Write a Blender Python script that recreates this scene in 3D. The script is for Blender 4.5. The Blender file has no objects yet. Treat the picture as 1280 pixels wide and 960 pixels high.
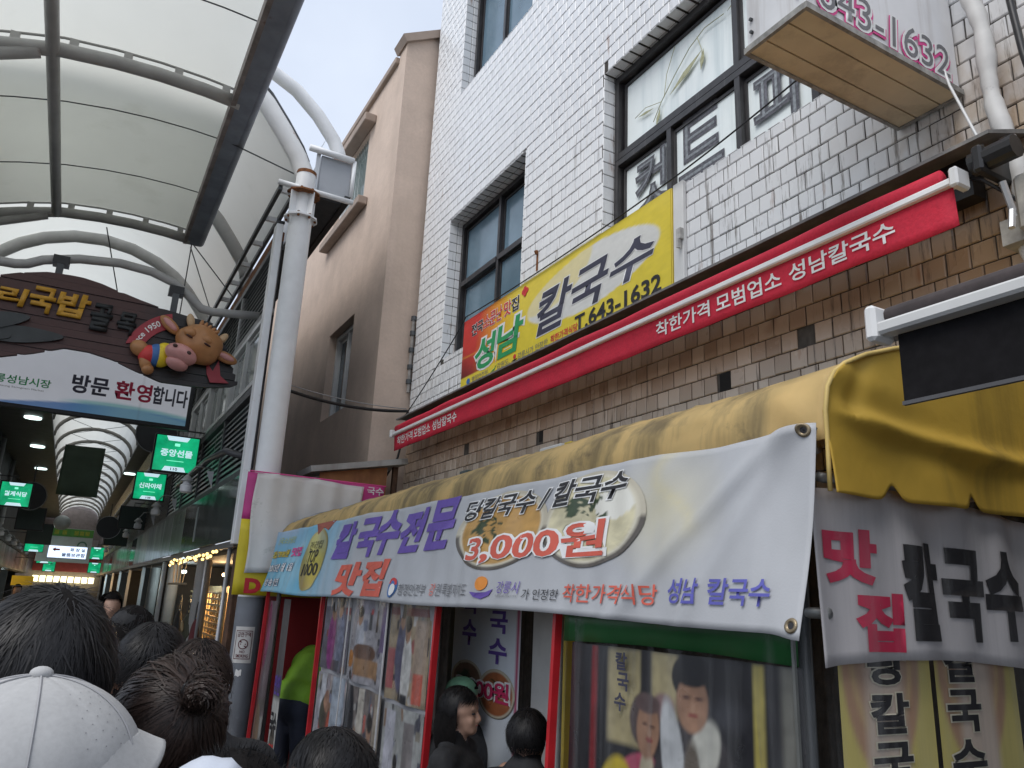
import bpy, bmesh, math, random
import numpy as np
from mathutils import Vector, Matrix
random.seed(7); rng = np.random.default_rng(7)
scn = bpy.context.scene
COL = scn.collection
R = math.radians

# ------------------------------------------------------------------ camera
YAW, PITCH, ROLL = R(28.46), R(15.735), R(2.633)
fwd = Vector((math.sin(YAW)*math.cos(PITCH), math.cos(YAW)*math.cos(PITCH), math.sin(PITCH)))
r0 = Vector((math.cos(YAW), -math.sin(YAW), 0)); u0 = r0.cross(fwd)
rt = r0*math.cos(ROLL) + u0*math.sin(ROLL); up = -r0*math.sin(ROLL) + u0*math.cos(ROLL)
cd = bpy.data.cameras.new('camera'); cam = bpy.data.objects.new('camera', cd); COL.objects.link(cam)
cam.matrix_world = Matrix(((rt.x, up.x, -fwd.x, 0), (rt.y, up.y, -fwd.y, 0), (rt.z, up.z, -fwd.z, 1.75), (0, 0, 0, 1)))
cd.sensor_fit = 'HORIZONTAL'; cd.sensor_width = 36; cd.lens = 971.1/1280*36
cd.clip_start = 0.05; cd.clip_end = 1000
scn.camera = cam

# ------------------------------------------------------------------ sky and sun (overcast)
SUN_EL, SUN_AZ = R(52), R(-112)         # azimuth measured from +Y towards +X
w = bpy.data.worlds.new('World'); scn.world = w; w.use_nodes = True
nt = w.node_tree; nt.nodes.clear()
wo = nt.nodes.new('ShaderNodeOutputWorld'); bg = nt.nodes.new('ShaderNodeBackground'); bg.inputs[1].default_value = 0.12
sk = nt.nodes.new('ShaderNodeTexSky'); sk.sky_type = 'NISHITA'; sk.sun_disc = False
sk.sun_elevation = SUN_EL; sk.sun_rotation = SUN_AZ; sk.dust_density = 2.0
tc = nt.nodes.new('ShaderNodeTexCoord'); no = nt.nodes.new('ShaderNodeTexNoise')
no.inputs['Scale'].default_value = 2.6; no.inputs['Detail'].default_value = 5; no.inputs['Roughness'].default_value = .5
nt.links.new(tc.outputs['Generated'], no.inputs['Vector'])
cr = nt.nodes.new('ShaderNodeValToRGB'); cr.color_ramp.elements[0].position = .3; cr.color_ramp.elements[1].position = .72
cr.color_ramp.elements[0].color = (4.1, 4.6, 5.6, 1); cr.color_ramp.elements[1].color = (5.6, 6.1, 6.9, 1)
nt.links.new(no.outputs['Fac'], cr.inputs['Fac'])
mx = nt.nodes.new('ShaderNodeMix'); mx.data_type = 'RGBA'; mx.inputs[0].default_value = .86
nt.links.new(sk.outputs[0], mx.inputs[6]); nt.links.new(cr.outputs[0], mx.inputs[7])
nt.links.new(mx.outputs[2], bg.inputs[0]); nt.links.new(bg.outputs[0], wo.inputs[0])
sl = bpy.data.lights.new('sun', 'SUN'); sl.energy = 1.5; sl.angle = R(35); sl.color = (1, .97, .93)
so = bpy.data.objects.new('sun', sl); COL.objects.link(so)
sd = Vector((math.sin(SUN_AZ)*math.cos(SUN_EL), math.cos(SUN_AZ)*math.cos(SUN_EL), math.sin(SUN_EL)))
so.rotation_euler = sd.to_track_quat('Z', 'Y').to_euler()
scn.view_settings.view_transform = 'Standard'; scn.view_settings.look = 'None'
scn.view_settings.gamma = 1; scn.view_settings.use_curve_mapping = False
scn.view_settings.exposure = 0.5
scn.render.engine = 'CYCLES'
scn.cycles.max_bounces = 8; scn.cycles.transparent_max_bounces = 16
scn.cycles.use_denoising = True

# ------------------------------------------------------------------ materials
def S(r, g, b):
    f = lambda c: (c/255/12.92) if c/255 <= .04045 else ((c/255+.055)/1.055)**2.4
    return (f(r), f(g), f(b))
MATS = {}
def mat(name, col, rough=.55, var=.14, scale=7., bump=0., metal=0., streak=None, blotch=None, spec=.5,
        emit=None, transl=0., alpha=None, attr=None, fine=0., bscale=None, dash=None, island=None):
    """procedural material: noise colour variation, vertical streaks, blotches, fine relief"""
    if name in MATS: return MATS[name]
    m = bpy.data.materials.new(name); MATS[name] = m; m.use_nodes = True
    n = m.node_tree.nodes; l = m.node_tree.links
    b = n['Principled BSDF']; out = n['Material Output']
    b.inputs['Roughness'].default_value = rough; b.inputs['Metallic'].default_value = metal
    b.inputs['Specular IOR Level'].default_value = spec
    geo = n.new('ShaderNodeNewGeometry'); pos = geo.outputs['Position']
    def noise(sc, det=4, stretch=None, rg=.55):
        t = n.new('ShaderNodeTexNoise'); t.inputs['Scale'].default_value = sc; t.inputs['Detail'].default_value = det
        t.inputs['Roughness'].default_value = rg
        if stretch:
            mp = n.new('ShaderNodeMapping'); mp.inputs['Scale'].default_value = stretch
            l.new(pos, mp.inputs[0]); l.new(mp.outputs[0], t.inputs['Vector'])
        else: l.new(pos, t.inputs['Vector'])
        return t.outputs['Fac']
    def ramp(fac, a, c):
        q = n.new('ShaderNodeMapRange'); q.inputs[1].default_value = a; q.inputs[2].default_value = c
        l.new(fac, q.inputs[0]); return q.outputs[0]
    def mix(fac, A, B, mode='MIX'):
        q = n.new('ShaderNodeMix'); q.data_type = 'RGBA'; q.blend_type = mode
        if hasattr(fac, 'node'): l.new(fac, q.inputs[0])
        else: q.inputs[0].default_value = fac
        for k, V in ((6, A), (7, B)):
            if hasattr(V, 'node'): l.new(V, q.inputs[k])
            else: q.inputs[k].default_value = (*V, 1)
        return q.outputs[2]
    if attr:
        a = n.new('ShaderNodeAttribute'); a.attribute_name = 'Col'; base = a.outputs['Color']
        g = ramp(noise(scale), .3, .7)
        c = mix(g, mix(1., base, (1-var,)*3, 'MULTIPLY'), base)
    else:
        c = mix(ramp(noise(scale), .3, .7), tuple(max(0, k*(1-var)) for k in col), tuple(min(1, k*(1+var)) for k in col))
    if fine: c = mix(ramp(noise(scale*14, 2), .35, .7), c, mix(1., c, (1-fine,)*3, 'MULTIPLY'))
    if streak:
        sc_, am, lo = streak[1], streak[2], streak[3]
        f = ramp(noise(1., 5, (sc_, sc_, sc_*.07), .65), lo, lo+.18)
        mm = n.new('ShaderNodeMath'); mm.operation = 'MULTIPLY'; mm.inputs[1].default_value = am; l.new(f, mm.inputs[0])
        c = mix(mm.outputs[0], c, streak[0])
    if blotch:
        f = ramp(noise(blotch[1], 6, None, .7), blotch[3], blotch[3]+.12)
        mm = n.new('ShaderNodeMath'); mm.operation = 'MULTIPLY'; mm.inputs[1].default_value = blotch[2]; l.new(f, mm.inputs[0])
        c = mix(mm.outputs[0], c, blotch[0])
    if dash:
        f = ramp(noise(1., 4, (dash[1], dash[1], dash[1]*9), .6), dash[3], dash[3]+.06)
        mm = n.new('ShaderNodeMath'); mm.operation = 'MULTIPLY'; mm.inputs[1].default_value = dash[2]; l.new(f, mm.inputs[0])
        c = mix(mm.outputs[0], c, dash[0])
    if island: c = mix(geo.outputs['Random Per Island'], c, island)
    l.new(c, b.inputs['Base Color'])
    rr = n.new('ShaderNodeMapRange'); rr.inputs[3].default_value = max(.02, rough-.1); rr.inputs[4].default_value = min(1, rough+.12)
    l.new(noise(scale*2.3, 3), rr.inputs[0]); l.new(rr.outputs[0], b.inputs['Roughness'])
    if bump:
        bp = n.new('ShaderNodeBump'); bp.inputs['Strength'].default_value = min(1, bump); bp.inputs['Distance'].default_value = .01
        l.new(noise(bscale or scale*6, 5), bp.inputs['Height']); l.new(bp.outputs[0], b.inputs['Normal'])
    if emit:
        l.new(c, b.inputs['Emission Color']); b.inputs['Emission Strength'].default_value = emit
    sh = b.outputs[0]
    if transl:
        t = n.new('ShaderNodeBsdfTranslucent'); l.new(c, t.inputs[0])
        q = n.new('ShaderNodeMixShader'); q.inputs[0].default_value = transl
        l.new(sh, q.inputs[1]); l.new(t.outputs[0], q.inputs[2]); sh = q.outputs[0]
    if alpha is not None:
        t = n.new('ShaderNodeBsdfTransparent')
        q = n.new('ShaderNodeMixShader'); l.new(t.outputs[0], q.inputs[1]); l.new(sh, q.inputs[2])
        f = noise(1., 4, (14, 14, .7)); q2 = n.new('ShaderNodeMapRange')  # opacity streaks paint whitish vertical glints onto clear sheets
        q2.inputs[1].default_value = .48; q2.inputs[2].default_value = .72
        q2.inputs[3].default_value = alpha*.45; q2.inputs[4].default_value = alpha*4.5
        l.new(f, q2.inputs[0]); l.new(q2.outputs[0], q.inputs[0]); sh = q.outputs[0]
    l.new(sh, out.inputs[0])
    return m

# ------------------------------------------------------------------ mesh building
class MB:
    def __init__(s): s.v = []; s.f = []; s.m = []; s.c = None
    def add(s, vs, fs, m=0):
        o = len(s.v); s.v += [tuple(p) for p in vs]; s.f += [tuple(i+o for i in f) for f in fs]; s.m += [m]*len(fs); return s
    def box(s, x0, x1, y0, y1, z0, z1, m=0):
        return s.add([(x, y, z) for x in (x0, x1) for y in (y0, y1) for z in (z0, z1)],
            [(0, 1, 3, 2), (4, 6, 7, 5), (0, 4, 5, 1), (2, 3, 7, 6), (0, 2, 6, 4), (1, 5, 7, 3)], m)
    def bbox(s, x0, x1, y0, y1, z0, z1, b=.004, m=0):
        """box with chamfered edges"""
        bm = bmesh.new(); bmesh.ops.create_cube(bm, size=1)
        for q in bm.verts: q.co = Vector(((x0+x1)/2+q.co.x*(x1-x0), (y0+y1)/2+q.co.y*(y1-y0), (z0+z1)/2+q.co.z*(z1-z0)))
        bmesh.ops.bevel(bm, geom=bm.edges[:], offset=b, segments=1, affect='EDGES')
        bm.verts.ensure_lookup_table()
        s.add([tuple(q.co) for q in bm.verts], [tuple(q.index for q in f.verts) for f in bm.faces], m); bm.free(); return s
    def obox(s, p0, p1, wv, hv, m=0):
        """bar from p0 to p1; wv, hv half-size vectors across"""
        p0, p1, wv, hv = map(Vector, (p0, p1, wv, hv))
        return s.add([p+a*wv+c*hv for p in (p0, p1) for a in (-1, 1) for c in (-1, 1)],
            [(0, 1, 3, 2), (4, 6, 7, 5), (0, 4, 5, 1), (2, 3, 7, 6), (0, 2, 6, 4), (1, 5, 7, 3)], m)
    def tube(s, pts, r, n=10, m=0, caps=True):
        pts = [Vector(p) for p in pts]; k = len(pts); rs = r if isinstance(r, (list, tuple)) else [r]*k
        o = len(s.v); prev = None
        for i, p in enumerate(pts):
            d = (pts[min(i+1, k-1)] - pts[max(i-1, 0)]).normalized()
            if prev is None: a = d.orthogonal().normalized()
            else: a = (prev - d*prev.dot(d)).normalized()
            prev = a; b = d.cross(a)
            for j in range(n):
                t = 2*math.pi*j/n; s.v.append(tuple(p + (a*math.cos(t)+b*math.sin(t))*rs[i]))
        for i in range(k-1):
            for j in range(n):
                s.f.append((o+i*n+j, o+i*n+(j+1) % n, o+(i+1)*n+(j+1) % n, o+(i+1)*n+j)); s.m.append(m)
        if caps:
            s.f.append(tuple(o+j for j in range(n))[::-1]); s.f.append(tuple(o+(k-1)*n+j for j in range(n))); s.m += [m, m]
        return s
    def capsule(s, p0, p1, a, b, n=10, m=0):
        p0, p1 = Vector(p0), Vector(p1); d = p1-p0
        d = d.normalized() if d.length > 1e-6 else Vector((0, 0, 1))
        P = []; Q = []
        for k in range(1, 5):
            t = math.pi/2*k/4; P.append(p0 - d*a*math.cos(t)); Q.append(a*math.sin(t))
        for k in range(4, 0, -1):
            t = math.pi/2*k/4; P.append(p1 + d*b*math.cos(t)); Q.append(b*math.sin(t))
        if (p1-p0).length < 1e-6: P[4] = P[4] + d*1e-4
        return s.tube(P, Q, n, m)
    def ball(s, c, r, nu=16, nv=10, m=0, fn=None, rot=None):
        c = Vector(c); r = (r, r, r) if not isinstance(r, (tuple, list)) else r; o = len(s.v)
        def P(t, p):
            d = Vector((math.sin(p)*math.cos(t), math.sin(p)*math.sin(t), math.cos(p))); k = fn(d) if fn else 1
            q = Vector((d.x*r[0]*k, d.y*r[1]*k, d.z*r[2]*k))
            return tuple(c + (rot @ q if rot else q))
        s.v.append(P(0, 0))
        for i in range(1, nv):
            for j in range(nu): s.v.append(P(2*math.pi*j/nu, math.pi*i/nv))
        s.v.append(P(0, math.pi)); e = len(s.v)-1
        for j in range(nu):
            k = (j+1) % nu
            s.f.append((o, o+1+j, o+1+k)); s.m.append(m)
            for i in range(nv-2):
                a = o+1+i*nu; s.f.append((a+j, a+nu+j, a+nu+k, a+k)); s.m.append(m)
            a = o+1+(nv-2)*nu; s.f.append((a+j, e, a+k)); s.m.append(m)
        return s
    def grid(s, fn, nu, nv, m=0, closed=False):
        o = len(s.v)
        for i in range(nu+1):
            for j in range(nv+1): s.v.append(tuple(fn(i/nu, j/nv)))
        for i in range(nu):
            for j in range(nv):
                a = o+i*(nv+1)+j; s.f.append((a, a+nv+1, a+nv+2, a+1)); s.m.append(m)
        return s
    def sheet(s, fn, nu, nv, th, m=0):
        """grid with thickness: fn(u, v, off)"""
        o = len(s.v); k = (nu+1)*(nv+1)
        s.grid(lambda u, v: fn(u, v, 0), nu, nv, m); s.grid(lambda u, v: fn(u, v, -th), nu, nv, m)
        ed = [i*(nv+1) for i in range(nu+1)] + [nu*(nv+1)+j for j in range(1, nv+1)] + [i*(nv+1)+nv for i in range(nu-1, -1, -1)] + [j for j in range(nv-1, 0, -1)]
        for a, b in zip(ed, ed[1:]+ed[:1]): s.f.append((o+a, o+b, o+k+b, o+k+a)); s.m.append(m)
        return s
    def prism(s, pts, P, d0, d1, m=0):
        """outline pts (u, v) through P(u, v, off), from off d0 to d1"""
        n = len(pts); o = len(s.v)
        for d in (d0, d1): s.v += [tuple(P(u, v, d)) for u, v in pts]
        s.f.append(tuple(o+i for i in range(n))[::-1]); s.f.append(tuple(o+n+i for i in range(n))); s.m += [m, m]
        for i in range(n):
            j = (i+1) % n; s.f.append((o+i, o+j, o+n+j, o+n+i)); s.m.append(m)
        return s
    def build(s, name, mats, parent=None, smooth=False, colors=None):
        me = bpy.data.meshes.new(name); me.from_pydata(s.v, [], s.f)
        if not isinstance(mats, (list, tuple)): mats = [mats]
        for q in mats: me.materials.append(q)
        if len(mats) > 1: me.polygons.foreach_set('material_index', s.m)
        if colors is not None:
            a = me.color_attributes.new('Col', 'FLOAT_COLOR', 'POINT')
            c = np.ones((len(s.v), 4), np.float32); c[:, :3] = np.asarray(colors).reshape(-1, 3); a.data.foreach_set('color', c.ravel())
        bm = bmesh.new(); bm.from_mesh(me); bmesh.ops.recalc_face_normals(bm, faces=bm.faces[:]); bm.to_mesh(me); bm.free()
        if smooth: me.shade_smooth() if smooth is True else None
        if smooth and smooth is not True:
            me.shade_smooth(); me.set_sharp_from_angle(angle=R(smooth))
        return put(name, me, parent)
def put(name, me, parent=None):
    o = bpy.data.objects.new(name, me); COL.objects.link(o)
    if parent is not None:
        o.parent = parent; o.matrix_parent_inverse = PINV.get(parent.name, Matrix.Identity(4))
    return o
PINV = {}
def T(name, label, cat, loc=(0, 0, 0), group=None):
    """a thing: an Empty at its base; parts are built in world coordinates"""
    o = bpy.data.objects.new(name, None); COL.objects.link(o); o.location = loc; o.empty_display_size = .1
    o['label'] = label; o['category'] = cat
    if group: o['group'] = group
    PINV[o.name] = Matrix.Translation(Vector(loc)).inverted()
    return o
def tag(o, label, cat, group=None):
    o['label'] = label; o['category'] = cat
    if group: o['group'] = group
    return o
def struct(o): o['kind'] = 'structure'; return o
def stuff(o): o['kind'] = 'stuff'; return o
# plane maps: (u, v, off) -> point.  u runs to the reader's right
def PX(x, s=1):  return lambda u, v, off=0: (x-off, -u, v)         # sheet facing -X; u = -Y
def PY(y):       return lambda u, v, off=0: (u, y-off, v)          # sheet facing -Y; u = X
def text(body, m, parent, P, u0, u1, v0, v1, off=.004, bold=0., th=0., cell=None, name='lettering', shear=0., fit=True, keep=False):
    c = bpy.data.curves.new('t', 'FONT'); c.body = body; c.size = 1; c.offset = bold; c.shear = shear; c.resolution_u = 3
    o = bpy.data.objects.new('t', c); COL.objects.link(o)
    bpy.context.view_layer.update()
    me = bpy.data.meshes.new_from_object(o.evaluated_get(bpy.context.evaluated_depsgraph_get()))
    bpy.data.objects.remove(o); bpy.data.curves.remove(c)
    if not len(me.vertices): return None
    co = np.empty(len(me.vertices)*3); me.vertices.foreach_get('co', co); co = co.reshape(-1, 3)
    # box of the un-emboldened glyphs, so that halo and face letters register
    lo = co[:, :2].min(0)+bold; hi = co[:, :2].max(0)-bold
    s = (np.array([u1-u0, v1-v0]))/(hi-lo)
    if keep: s[:] = min(s)
    uv = (co[:, :2]-lo)*s + np.array([u0, v0])
    bm = bmesh.new(); bm.from_mesh(me); bpy.data.meshes.remove(me)
    bm.verts.ensure_lookup_table()
    for q, p in zip(bm.verts, uv): q.co = (p[0], p[1], 0)
    if cell:
        for ax, a, b in ((0, uv[:, 0].min(), uv[:, 0].max()), (1, uv[:, 1].min(), uv[:, 1].max())):
            t = a+cell
            while t < b:
                bmesh.ops.bisect_plane(bm, geom=bm.verts[:]+bm.edges[:]+bm.faces[:], plane_co=(t, t, 0), plane_no=(1, 0, 0) if ax == 0 else (0, 1, 0), dist=1e-6)
                t += cell
    if th:
        r = bmesh.ops.extrude_face_region(bm, geom=bm.faces[:])
        for q in r['geom']:
            if isinstance(q, bmesh.types.BMVert): q.co.z = th
    for q in bm.verts: q.co = P(q.co.x, q.co.y, off+q.co.z)
    nm = bpy.data.meshes.new(name); bm.to_mesh(nm); bm.free(); nm.materials.append(m)
    return put(name, nm, parent)
def ellipse(cu, cv, ru, rv, n=28, a0=0, a1=2*math.pi): return [(cu+ru*math.cos(a0+(a1-a0)*i/n), cv+rv*math.sin(a0+(a1-a0)*i/n)) for i in range(n)]
def flat(pts, m, parent, P, off, th=.0015, name='printed_shape'):
    return MB().prism(pts, P, off, off+th).build(name, m, parent)
def disc_print(cu, cv, ru, rv, colfn, m, parent, P, off, name, nr=18, na=56):
    """elliptical print with its own colours; follows the surface P"""
    b = MB(); cols = []
    for i in range(nr+1):
        for j in range(na):
            r = i/nr; t = 2*math.pi*j/na; b.v.append(tuple(P(cu+ru*r*math.cos(t), cv+rv*r*math.sin(t), off))); cols.append(colfn(r*math.cos(t), r*math.sin(t)))
    for i in range(nr):
        for j in range(na):
            k = (j+1) % na; b.f.append((i*na+j, i*na+k, (i+1)*na+k, (i+1)*na+j)); b.m.append(0)
    return b.build(name, m, parent, colors=cols)
def vnoise(x, y, seed=0):
    """smooth value noise, numpy"""
    x = np.asarray(x, float); y = np.asarray(y, float); xi = np.floor(x); yi = np.floor(y); fx = x-xi; fy = y-yi
    h = lambda a, b: np.modf(np.abs(np.sin(a*127.1+b*311.7+seed*74.7)*43758.5453))[0]
    fx = fx*fx*(3-2*fx); fy = fy*fy*(3-2*fy)
    return (h(xi, yi)*(1-fx)+h(xi+1, yi)*fx)*(1-fy)+(h(xi, yi+1)*(1-fx)+h(xi+1, yi+1)*fx)*fy
class Paint:
    """a flat print kept as colours on a fine grid"""
    def __init__(s, nu, nv, base):
        s.nu, s.nv = nu, nv; u, v = np.meshgrid(np.linspace(0, 1, nu+1), np.linspace(0, 1, nv+1), indexing='ij'); s.u, s.v = u, v
        s.c = np.ones((nu+1, nv+1, 3))*np.array(base)
    def blend(s, k, col): s.c = s.c*(1-k[..., None])+np.array(col)*k[..., None]; return s
    def ell(s, cu, cv, ru, rv, col, soft=.12, rot=0):
        du, dv = s.u-cu, s.v-cv; ca, sa = math.cos(rot), math.sin(rot); a, b = (du*ca+dv*sa)/ru, (-du*sa+dv*ca)/rv
        return s.blend(np.clip((1-np.sqrt(a*a+b*b))/soft+.5, 0, 1), col)
    def rect(s, a, b, c, d, col, soft=.01):
        k = np.clip((s.u-a)/soft+.5, 0, 1)*np.clip((b-s.u)/soft+.5, 0, 1)*np.clip((s.v-c)/soft+.5, 0, 1)*np.clip((d-s.v)/soft+.5, 0, 1)
        return s.blend(k, col)
    def grain(s, sc, am, seed=1):
        n = vnoise(s.u*sc, s.v*sc, seed)*.6+vnoise(s.u*sc*2.7, s.v*sc*2.7, seed+3)*.4; s.c = np.clip(s.c*(1+am*(n[..., None]-.5)*2), 0, 1); return s
    def put(s, name, m, parent, P, u0, u1, v0, v1, off):
        b = MB().grid(lambda a, c: P(u0+(u1-u0)*a, v0+(v1-v0)*c, off), s.nu, s.nv)
        return b.build(name, m, parent, colors=s.c.reshape(-1, 3))
# ================================================================== materials used in many places
GZ = -0.10                                    # street level
white_steel = mat('white_steel', (.80, .81, .82), .4, .06, 5, streak=((.30, .18, .10), 3., .35, .60), blotch=((.28, .11, .04), 3., .8, .655))
grey_steel = mat('grey_steel', (.38, .375, .365), .45, .12, 5, blotch=((.16, .07, .03), 4., .7, .66))
dark_steel = mat('dark_steel', (.06, .065, .07), .45, .2, 8)
rust = mat('rust', (.2, .075, .025), .85, .45, 30, bump=.5)
alu = mat('aluminium', (.55, .56, .57), .35, .06, 6, metal=.6)
alu_dark = mat('window_frame_dark', (.035, .033, .035), .4, .3, 10, streak=((.2, .19, .18), 14, .5, .58))
membrane = mat('roof_membrane', (.77, .775, .72), .7, .03, 1.2, transl=.6, streak=((.5, .5, .42), 1.2, .3, .6))
black_plastic = mat('black_plastic', (.012, .012, .013), .4, .3)
white_plastic = mat('white_plastic', (.7, .7, .69), .4, .06)
print_attr = mat('printed_colours', (1, 1, 1), .5, .08, 9, attr=True)
print_gloss = mat('printed_film', (1, 1, 1), .3, .05, 5, attr=True)
ink_black = mat('ink_black', (.018, .017, .02), .5, .2, 20)
ink_white = mat('ink_white', (.80, .80, .79), .5, .04)
ink_slate = mat('ink_slate', (.045, .045, .075), .5, .15)
ink_red = mat('ink_red', (.62, .045, .045), .5, .1)
ink_coral = mat('ink_coral', (.62, .11, .07), .5, .1)
ink_purple = mat('ink_purple', (.13, .075, .36), .5, .1)
ink_green = mat('ink_green', (.03, .32, .11), .5, .1)
ink_blue = mat('ink_blue', (.05, .16, .42), .5, .1)
ink_grey = mat('ink_grey', (.16, .16, .17), .5, .1)
ink_yellow = mat('ink_yellow', (.8, .6, .03), .5, .06)
ink_orange = mat('ink_orange', (.75, .26, .03), .5, .06)
ink_pink = mat('ink_pink', (.72, .06, .28), .5, .06)
wood_dark = mat('wood_dark', (.10, .05, .028), .7, .4, 12, streak=((.03, .015, .01), 30, .8, .5))

# ================================================================== the setting
mg = mat('street_paving', (.13, .125, .12), .8, .25, 3, bump=.4, blotch=((.05, .05, .05), 2, .6, .6))
g = struct(MB().grid(lambda u, v: (-150+300*u, -150+300*v, GZ-.006), 2, 2).build('ground', mat('ground_asphalt', (.06, .06, .06), .9, .2, 2, bump=.3)))
# paving slabs in the alley near the camera are real pieces
rd = struct(MB().box(-2.08, 3.0, -3, 60, GZ-.3, GZ-.012).build('alley_bed', mat('joint_sand', (.05, .048, .045), .95)))
for nx in range(8):
    for ny in range(16):
        x = -2.08+nx*.6; y = -1.2+ny*.6
        MB().bbox(x+.004, min(x+.596, 2.98), y+.004, y+.596, GZ-.05, GZ+.001*((nx*7+ny*3) % 3), .004).build('paving_slab', mg, rd)
stuff(MB().box(-2.08, 2.98, 8.4, 60, GZ-.05, GZ).build('far_paving', mg, rd))

# ================================================================== white tiled building
WX = 3.0; PIT = .104
OPEN = [(5.45, 7.10, 4.12, 5.72), (1.95, 4.25, 4.35, 5.74), (5.45, 7.08, 7.30, 8.95), (1.95, 4.25, 7.30, 8.95)]
WY0, WY1, WZ1 = -1.2, 7.87, 10.4
def tile_material():
    m = bpy.data.materials.new('glazed_tile'); m.use_nodes = True; n = m.node_tree.nodes; l = m.node_tree.links; b = n['Principled BSDF']
    geo = n.new('ShaderNodeNewGeometry'); oi = n.new('ShaderNodeObjectInfo')
    sx = n.new('ShaderNodeSeparateXYZ'); l.new(geo.outputs['Position'], sx.inputs[0])
    def mth(op, a, c=None, clamp=False):
        q = n.new('ShaderNodeMath'); q.operation = op; q.use_clamp = clamp
        for i, v in enumerate((a, c)):
            if v is None: continue
            if hasattr(v, 'node'): l.new(v, q.inputs[i])
            else: q.inputs[i].default_value = v
        return q.outputs[0]
    def mr(v, a, c, d=0., e=1.):
        q = n.new('ShaderNodeMapRange'); l.new(v, q.inputs[0])
        for i, k in enumerate((a, c, d, e)): q.inputs[i+1].default_value = k
        return q.outputs[0]
    def noise(st, det=5, rg=.6):
        mp = n.new('ShaderNodeMapping'); mp.inputs['Scale'].default_value = st; l.new(geo.outputs['Position'], mp.inputs[0])
        t = n.new('ShaderNodeTexNoise'); t.inputs['Scale'].default_value = 1; t.inputs['Detail'].default_value = det; t.inputs['Roughness'].default_value = rg
        l.new(mp.outputs[0], t.inputs['Vector']); return t.outputs['Fac']
    def mix(f, A, B, mode='MIX'):
        q = n.new('ShaderNodeMix'); q.data_type = 'RGBA'; q.blend_type = mode; l.new(f, q.inputs[0])
        for k, V in ((6, A), (7, B)):
            if hasattr(V, 'node'): l.new(V, q.inputs[k])
            else: q.inputs[k].default_value = (*V, 1)
        return q.outputs[2]
    rnd = mth('FRACT', mth('ADD', geo.outputs['Random Per Island'], oi.outputs['Random']))
    c = mix(rnd, (.75, .76, .775), (.81, .82, .83))
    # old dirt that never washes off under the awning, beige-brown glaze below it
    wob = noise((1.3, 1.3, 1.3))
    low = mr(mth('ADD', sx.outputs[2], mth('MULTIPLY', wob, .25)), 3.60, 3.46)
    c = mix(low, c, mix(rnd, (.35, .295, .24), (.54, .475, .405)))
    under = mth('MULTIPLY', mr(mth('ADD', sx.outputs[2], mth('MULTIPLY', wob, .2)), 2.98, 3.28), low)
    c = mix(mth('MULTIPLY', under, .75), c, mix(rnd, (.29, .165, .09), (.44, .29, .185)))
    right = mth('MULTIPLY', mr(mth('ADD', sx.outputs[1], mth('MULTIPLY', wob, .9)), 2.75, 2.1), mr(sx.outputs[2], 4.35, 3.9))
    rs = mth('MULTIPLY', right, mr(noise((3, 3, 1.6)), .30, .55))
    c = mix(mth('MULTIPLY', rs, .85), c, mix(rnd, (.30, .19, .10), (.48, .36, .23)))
    # rust runs and soot drips with shapes of their own
    dr = mth('MULTIPLY', mr(noise((20, 20, 1.6), 6, .7), .57, .66), mr(sx.outputs[2], 6.2, 3.6, .10, .85))
    c = mix(dr, c, (.10, .075, .055))
    ru = mth('MULTIPLY', mr(noise((7, 7, 1.7), 4, .6), .655, .72), .55)
    c = mix(ru, c, (.27, .12, .05))
    # worn joints: soot gathers on the rim of each tile, more where it is old
    l.new(c, b.inputs['Base Color'])
    l.new(mr(wob, .2, .8, .16, .42), b.inputs['Roughness'])
    bp = n.new('ShaderNodeBump'); bp.inputs['Strength'].default_value = .12; bp.inputs['Distance'].default_value = .01
    l.new(noise((9, 9, 9), 2), bp.inputs['Height']); l.new(bp.outputs[0], b.inputs['Normal'])
    return m
tile_m = tile_material()
grout = mat('grout', (.075, .068, .06), .9, .35, 14, bump=.3, streak=((.025, .02, .017), 9, .9, .45))
tb = T('tiled_building', 'three storey building faced with small white square tiles, rust stained towards the street', 'building', (WX, 3.3, GZ))
core = MB()
ys = sorted({WY0, WY1} | {o[0] for o in OPEN} | {o[1] for o in OPEN})
for a, c in zip(ys, ys[1:]):
    hs = sorted((o[2], o[3]) for o in OPEN if o[0] < (a+c)/2 < o[1]); z = GZ
    for p, q in hs+[(WZ1, WZ1)]:
        if p > z: core.box(WX, WX+.32, a, c, z, p)
        z = q
core.box(WX+.32, WX+6, WY0, WY1, 9.6, WZ1); core.box(WX+.32, WX+6, WY1-.25, WY1, GZ, 9.6); core.box(WX+.32, WX+6, WY0, WY0+.25, GZ, 9.6); core.box(WX+3.0, WX+3.1, WY0+.25, WY1-.25, GZ, 9.6)
for z in (3.4, 6.6): core.box(WX+.32, WX+3.0, WY0+.25, WY1-.25, z, z+.15)
wall = core.build('wall', grout, tb)
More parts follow.
